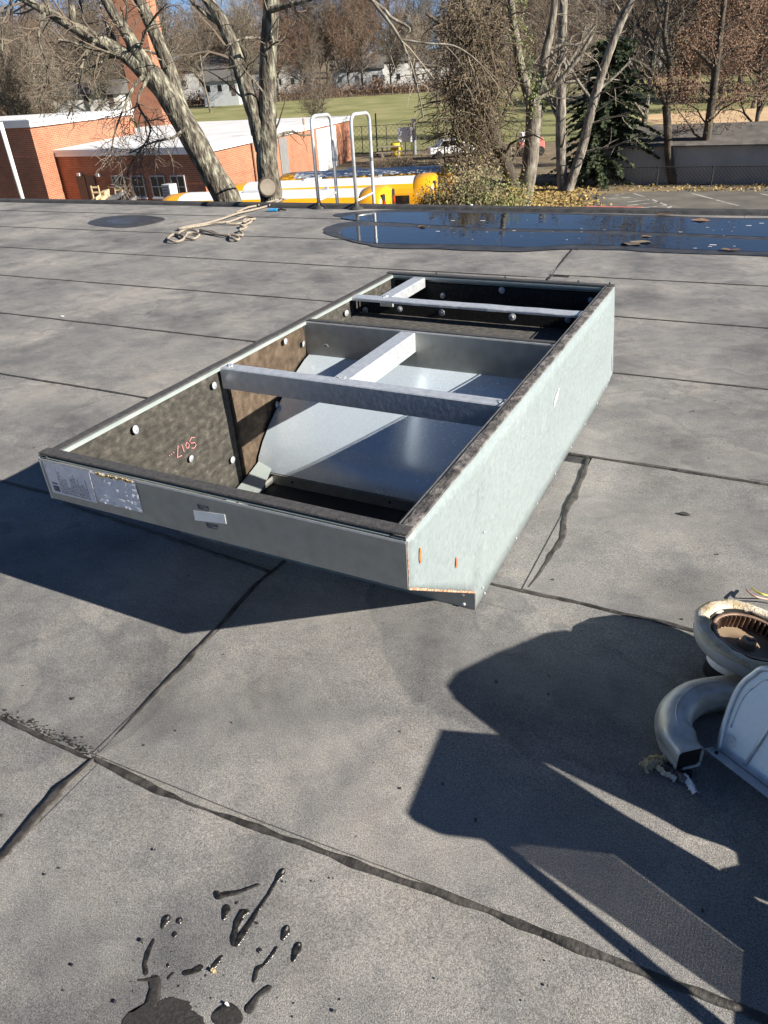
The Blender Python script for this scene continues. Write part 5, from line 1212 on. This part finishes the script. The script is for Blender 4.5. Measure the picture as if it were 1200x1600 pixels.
# overhanging pale branch above the ladder
traced('long thin pale branch arching down in front of the vines', 13, [
 ([(560,-15,6),(600,15,5),(612,28,5),(640,45,4.4),(625,60,3)], 0),
 ([(585,5,6),(612,40,5),(630,70,4.2),(645,110,3.4),(655,150,2.4),(662,185,1.6)], 1.6),
 ([(628,62,3.6),(670,68,3),(710,72,2.8),(745,95,2.2),(775,130,1.6)], 1.4)], 'barkp', 'twigp', dict(PH, rmin=.004, maxl=[.5,1.0]), 12)
t3 = traced('forked bare tree with a stout trunk right of the bush', 37, [
 ([(806,385,32),(816,326,30),(826,270,28),(832,215,26),(834,165,26)], 0),
 ([(834,170,20),(822,135,17),(812,100,15),(806,60,13),(800,20,11),(796,-30,9)], 1.1),
 ([(834,165,18),(846,125,15),(852,85,14),(862,40,12),(868,-10,10)], 1.1),
 ([(842,145,10,-.5),(870,130,8,-.8),(900,95,7,-1),(925,55,5,-1.2)], 1.4),
 ([(838,155,7),(858,140,5.5),(880,90,4),(892,60,3)], 1.3),
 ([(852,80,6),(880,70,5),(905,68,4),(930,40,3)], 1.3)], 'barkp', 'twigp', dict(PH, rmin=.009, maxl=[1.4,3.6], dens=[3.2,2.6]), 21)
t4 = traced('dark leaning vine-covered trunk between the bush and the forked tree', 36.6, [
 ([(806,330,26),(800,285,24),(786,245,22),(770,210,22),(758,160,22),(750,110,20),(738,50,18),(722,-10,15)], .7),
 ([(760,170,10),(745,120,8),(755,60,6),(770,0,5)], 1.5), ([(745,80,8),(705,50,6),(665,20,5)], 1.5), ([(765,200,8),(735,175,6),(705,160,5),(690,120,4)], 1.5)], 'barkd', 'twig', dict(PH, rmin=.009, maxl=[1.4,3.6]), 22)
traced('pale straight trunk standing beside the evergreen', 50, [
 ([(880,303,20),(877,250,18),(876,200,17),(877,140,16),(878,80,15),(880,20,13),(882,-20,11)], .55), ([(878,120,8),(862,85,6),(850,50,5)], 1.3), ([(878,110,7),(900,80,5),(915,40,4)], 1.3)], 'barkp', 'twigp', dict(PH, rmin=.012, maxl=[2.2,5], dens=[2.4,1.9]), 31)
traced('pale leaning trunk slanting up to the right past the evergreen', 49.6, [
 ([(886,302,18),(897,270,17),(910,230,16),(920,190,15),(930,150,15),(942,110,14),(958,65,13),(975,25,12),(990,-5,11)], .5), ([(928,160,6),(905,130,5),(885,95,4)], 1.3), ([(935,140,6),(960,120,4.5),(985,95,3.5)], 1.3)], 'barkp', 'twigp', dict(PH, rmin=.012, maxl=[2.2,5], dens=[2.4,1.9]), 32)
traced('twin-stemmed dark tree in front of the shed', 50, [
 ([(1052,289,15),(1046,250,14),(1043,200,13),(1041,165,13)], 0), ([(1041,165,11),(1047,125,10),(1045,90,9),(1038,55,7),(1042,10,6),(1040,-20,5)], .7),
 ([(1041,165,9),(1030,140,8),(1018,115,7),(1005,102,6),(985,92,4)], .9), ([(1046,100,6),(1036,95,5),(1030,80,4)], .8), ([(1045,70,6),(1065,45,5),(1090,30,4),(1110,20,3)], .9)], 'barkd', 'twigp', dict(PH, rmin=.012, maxl=[1.8,4], dens=[2.4,1.9]), 33)
ok_, otr, otw = traced('leaning oak holding dry brown leaves in front of the shed', 49.6, [
 ([(1090,287,15),(1097,250,14),(1104,215,14),(1110,175,13),(1116,130,12),(1122,80,11),(1128,30,9),(1134,-20,7)], 1.3),
 ([(1110,180,7),(1130,160,5),(1160,150,4),(1190,150,3)], 1.6), ([(1114,150,7),(1090,130,5),(1060,125,4),(1030,135,3)], 1.6), ([(1120,95,7),(1150,75,5),(1185,70,4)], 1.6), ([(1118,110,7),(1090,80,5),(1060,60,4)], 1.6), ([(1125,50,6),(1160,20,5),(1190,0,4)], 1.6)], 'barkd', 'twigr', dict(PH, rmin=.013, maxl=[1.5,3.5], dens=[1.3,1.1]), 34)
m = MB(); leafcloud(m, random.Random(4), otw.v[::5], 8500, .062, .30); m.build('leaves', M['oak'], ok_)
# vines hanging in curtains from the leaning trunk
vt = empty('vine_tangle', S(740,300,36), 0, 'curtain of dry tan vines hanging beside the forked tree', 'vines'); rv = random.Random(77); vo = Vector(vt.location)
m = MB(); tips = []
for i in range(900):
    x = rv.triangular(682,802,748); y0 = rv.uniform(-20,240) if x > 715 else rv.uniform(60,240); s = rv.uniform(34.5,38.5); ln = rv.uniform(14,75)
    pts = []; xx = x; yy = y0; a = rv.gauss(1.57,.55)
    for q in range(5):
        a += rv.gauss(0,.45); xx += ln/4*math.cos(a); yy += ln/4*abs(math.sin(a)); pts.append(S(xx, min(yy, 318), s+rv.gauss(0,.2))-vo)
    m.tube(catmull(pts,2), rv.choice((.008,.010,.012,.015,.022)), 3, False); tips += pts
for i in range(60):
    x = rv.triangular(690,795,750); y0 = rv.uniform(-10,120); s = rv.uniform(35,38)
    pts = [S(x+rv.gauss(0,6), min(y0+rv.uniform(120,230)*q/5,322), s)-vo for q in range(6)]
    m.tube(catmull(pts,3), rv.choice((.015,.022,.034)), 4, False)
m.build('vine_stems', M['vine'], vt)
m = MB(); leafcloud(m, rv, tips, 6500, .055, .3); m.build('dry_leaves', M['vine'], vt)
m = MB(); leafcloud(m, rv, [S(rv.gauss(x,7),rv.uniform(y0,y1),36.3)-vo for (x,y0,y1) in ((825,60,150),(790,150,300),(842,120,180),(812,0,110)) for _ in range(40)], 900, .055, .12); m.build('ivy_leaves', M['ivy'], vt)
# bushes
def bush(label, cx, ytop, ybot, hw, s, n, mt, mt2, seed):
    e = empty('bush', S(cx,ybot,s), 0, label, 'bush'); rb_ = random.Random(seed); o = Vector(e.location); st = MB(); pts = []
    for i in range(90):
        x = cx+rb_.gauss(0,hw*.5); k = 1-min(1,abs(x-cx)/hw)**1.6; yt = ybot-(ybot-ytop)*(k*rb_.uniform(.35,1.0)+rb_.choice((0,0,0,.25)))
        a = S(cx+(x-cx)*.6, ybot+12, s+rb_.uniform(-1,1)); b = S(x, yt, s+rb_.uniform(-1.4,1.4)); mid = (a+b)/2+Vector((rb_.gauss(0,.2),rb_.gauss(0,.2),.1))
        q = catmull([a-o,mid-o,b-o],4); st.tube(q, [.02-.0015*i_ for i_ in range(len(q))], 3, False); pts += q[2:]
    st.build('stems', M['vine'], e)
    m = MB(); leafcloud(m, rb_, pts, int(n*.7), .055, .26); m.build('foliage', M[mt], e)
    m = MB(); leafcloud(m, rb_, pts, n//2, .055, .22); m.build('dry_foliage', M[mt2], e)
bush('big green and tan bush behind the bus rear ends', 738, 250, 335, 62, 30, 5200, 'bush', 'vine', 1)
bush('low yellowing bush at the foot of the forked tree', 800, 285, 335, 40, 31, 2200, 'ivy', 'litter', 2)
bush('low brown scrub by the roof edge behind the bus', 676, 292, 335, 26, 31.5, 1500, 'bush', 'vine', 3)
bush('low brown brush below the field fence', 640, 238, 262, 70, 70, 2600, 'vine', 'vine', 4)
# fallen yellow leaves on the bank
lm = MB(); rl = random.Random(9)
for i in range(5200):
    x = rl.triangular(720,935,840); y = rl.uniform(290,338); p = g(x,y,-5.0); p.x += rl.gauss(0,.6); p.y += rl.gauss(0,.6); p.z = -4.97+.05*rl.random()
    a = Vector((rl.gauss(0,1),rl.gauss(0,1),rl.gauss(0,.4))).normalized()*.11; b = a.orthogonal().normalized()*.08
    lm.add([p-a,p-b,p+a,p+b], [(0,1,2,3)])
for i in range(420):
    x = rl.uniform(960,1200); y = rl.uniform(284,300); p = g(x,y,-5.0); p.z = -4.97+.05*rl.random()
    a = Vector((rl.gauss(0,1),rl.gauss(0,1),rl.gauss(0,.4))).normalized()*.09; b = a.orthogonal().normalized()*.06
    lm.add([p-a,p-b,p+a,p+b], [(0,1,2,3)])
tag(lm.build('leaf_litter', M['litter']), 'yellow fallen leaves covering the bank below the trees', 'leaves', kind='stuff')
# evergreen
ev = empty('evergreen_tree', g(938,287,-5.0), 0, 'dark spreading evergreen behind the pale trunks', 'tree'); re_ = random.Random(6)
tr = MB(); tr.tube([(0,0,-.2),(.1,0,4),(0,.1,8)], [.28,.18,.03], 8); tr.build('trunk', M['barkd'], ev)
nm = MB(); stems = MB()
for i in range(210):
    z = .3+8.0*(i/210); rr = (3.9*(1-z/9.2)**.6+.3)*re_.uniform(.45,1.15); a = i*2.399+re_.gauss(0,.2); dr = Vector((math.cos(a),math.sin(a),0))
    q = [Vector((0,0,z))+dr*rr*t+Vector((0,0,(.20*t-.42*t*t)*rr)) for t in (0,.25,.5,.75,1)]
    stems.tube(q, [.04,.03,.025,.015,.008], 3, False)
    side_ = Vector((-dr.y,dr.x,0))
    for k in range(int(16+rr*13)):
        t = re_.uniform(.15,1)**.8; j = min(int(t*4),3); p = q[j].lerp(q[j+1], t*4-j); w = (1-t)*.55+.18
        d = (dr*re_.uniform(.2,.8)+side_*re_.choice((-1,1))*re_.uniform(.3,1)+Vector((0,0,re_.uniform(-.7,.05)))).normalized()*w*re_.uniform(.6,1.2)
        b = d.orthogonal().normalized()*.085
        nm.add([p-b,p+b,p+d*.8+b*.7,p+d,p+d*.8-b*.7], [(0,1,2,3,4)])
stems.build('branches', M['barkd'], ev); nm.build('crown', M['needle'], ev)

# brush along the far side of the field
rb2 = random.Random(21); bm_ = MB(); tp = []
for i in range(2600):
    t = rb2.uniform(-90,120); s = rb2.uniform(188,204); p = TG(s,t); h = rb2.uniform(.8,3.2)*(1+.5*noise.noise((t*.12,0,0)))
    q = [p, p+Vector((rb2.gauss(0,.4),rb2.gauss(0,.4),h*.6)), p+Vector((rb2.gauss(0,.9),rb2.gauss(0,.9),h))]; bm_.tube(q, [.05,.04,.02], 3, False); tp += q[1:]
leafcloud(bm_, rb2, tp, 7000, .28, .5)
tag(bm_.build('brush', M['twigr']), 'brown brush along the far side of the field', 'brush', kind='stuff')
for i in range(30):
    s = rng.uniform(112,185); side_ = rng.choice((1,1,1,-1)); t = s*(rng.uniform(.40,.62) if side_ > 0 else -rng.uniform(.10,.36)) 
    k = rng.choice((2,3,3,1,3)) if side_ > 0 else rng.choice((0,1,4))
    place(k, TG(s,t,-.2), rng.random()*6.28, rng.uniform(.9,1.2), 'brown-leaved or bare tree along the right side of the field' if side_ > 0 else 'bare tree between the brick building and the field', 'trees along the right side of the field' if side_ > 0 else 'trees between the building and the field')
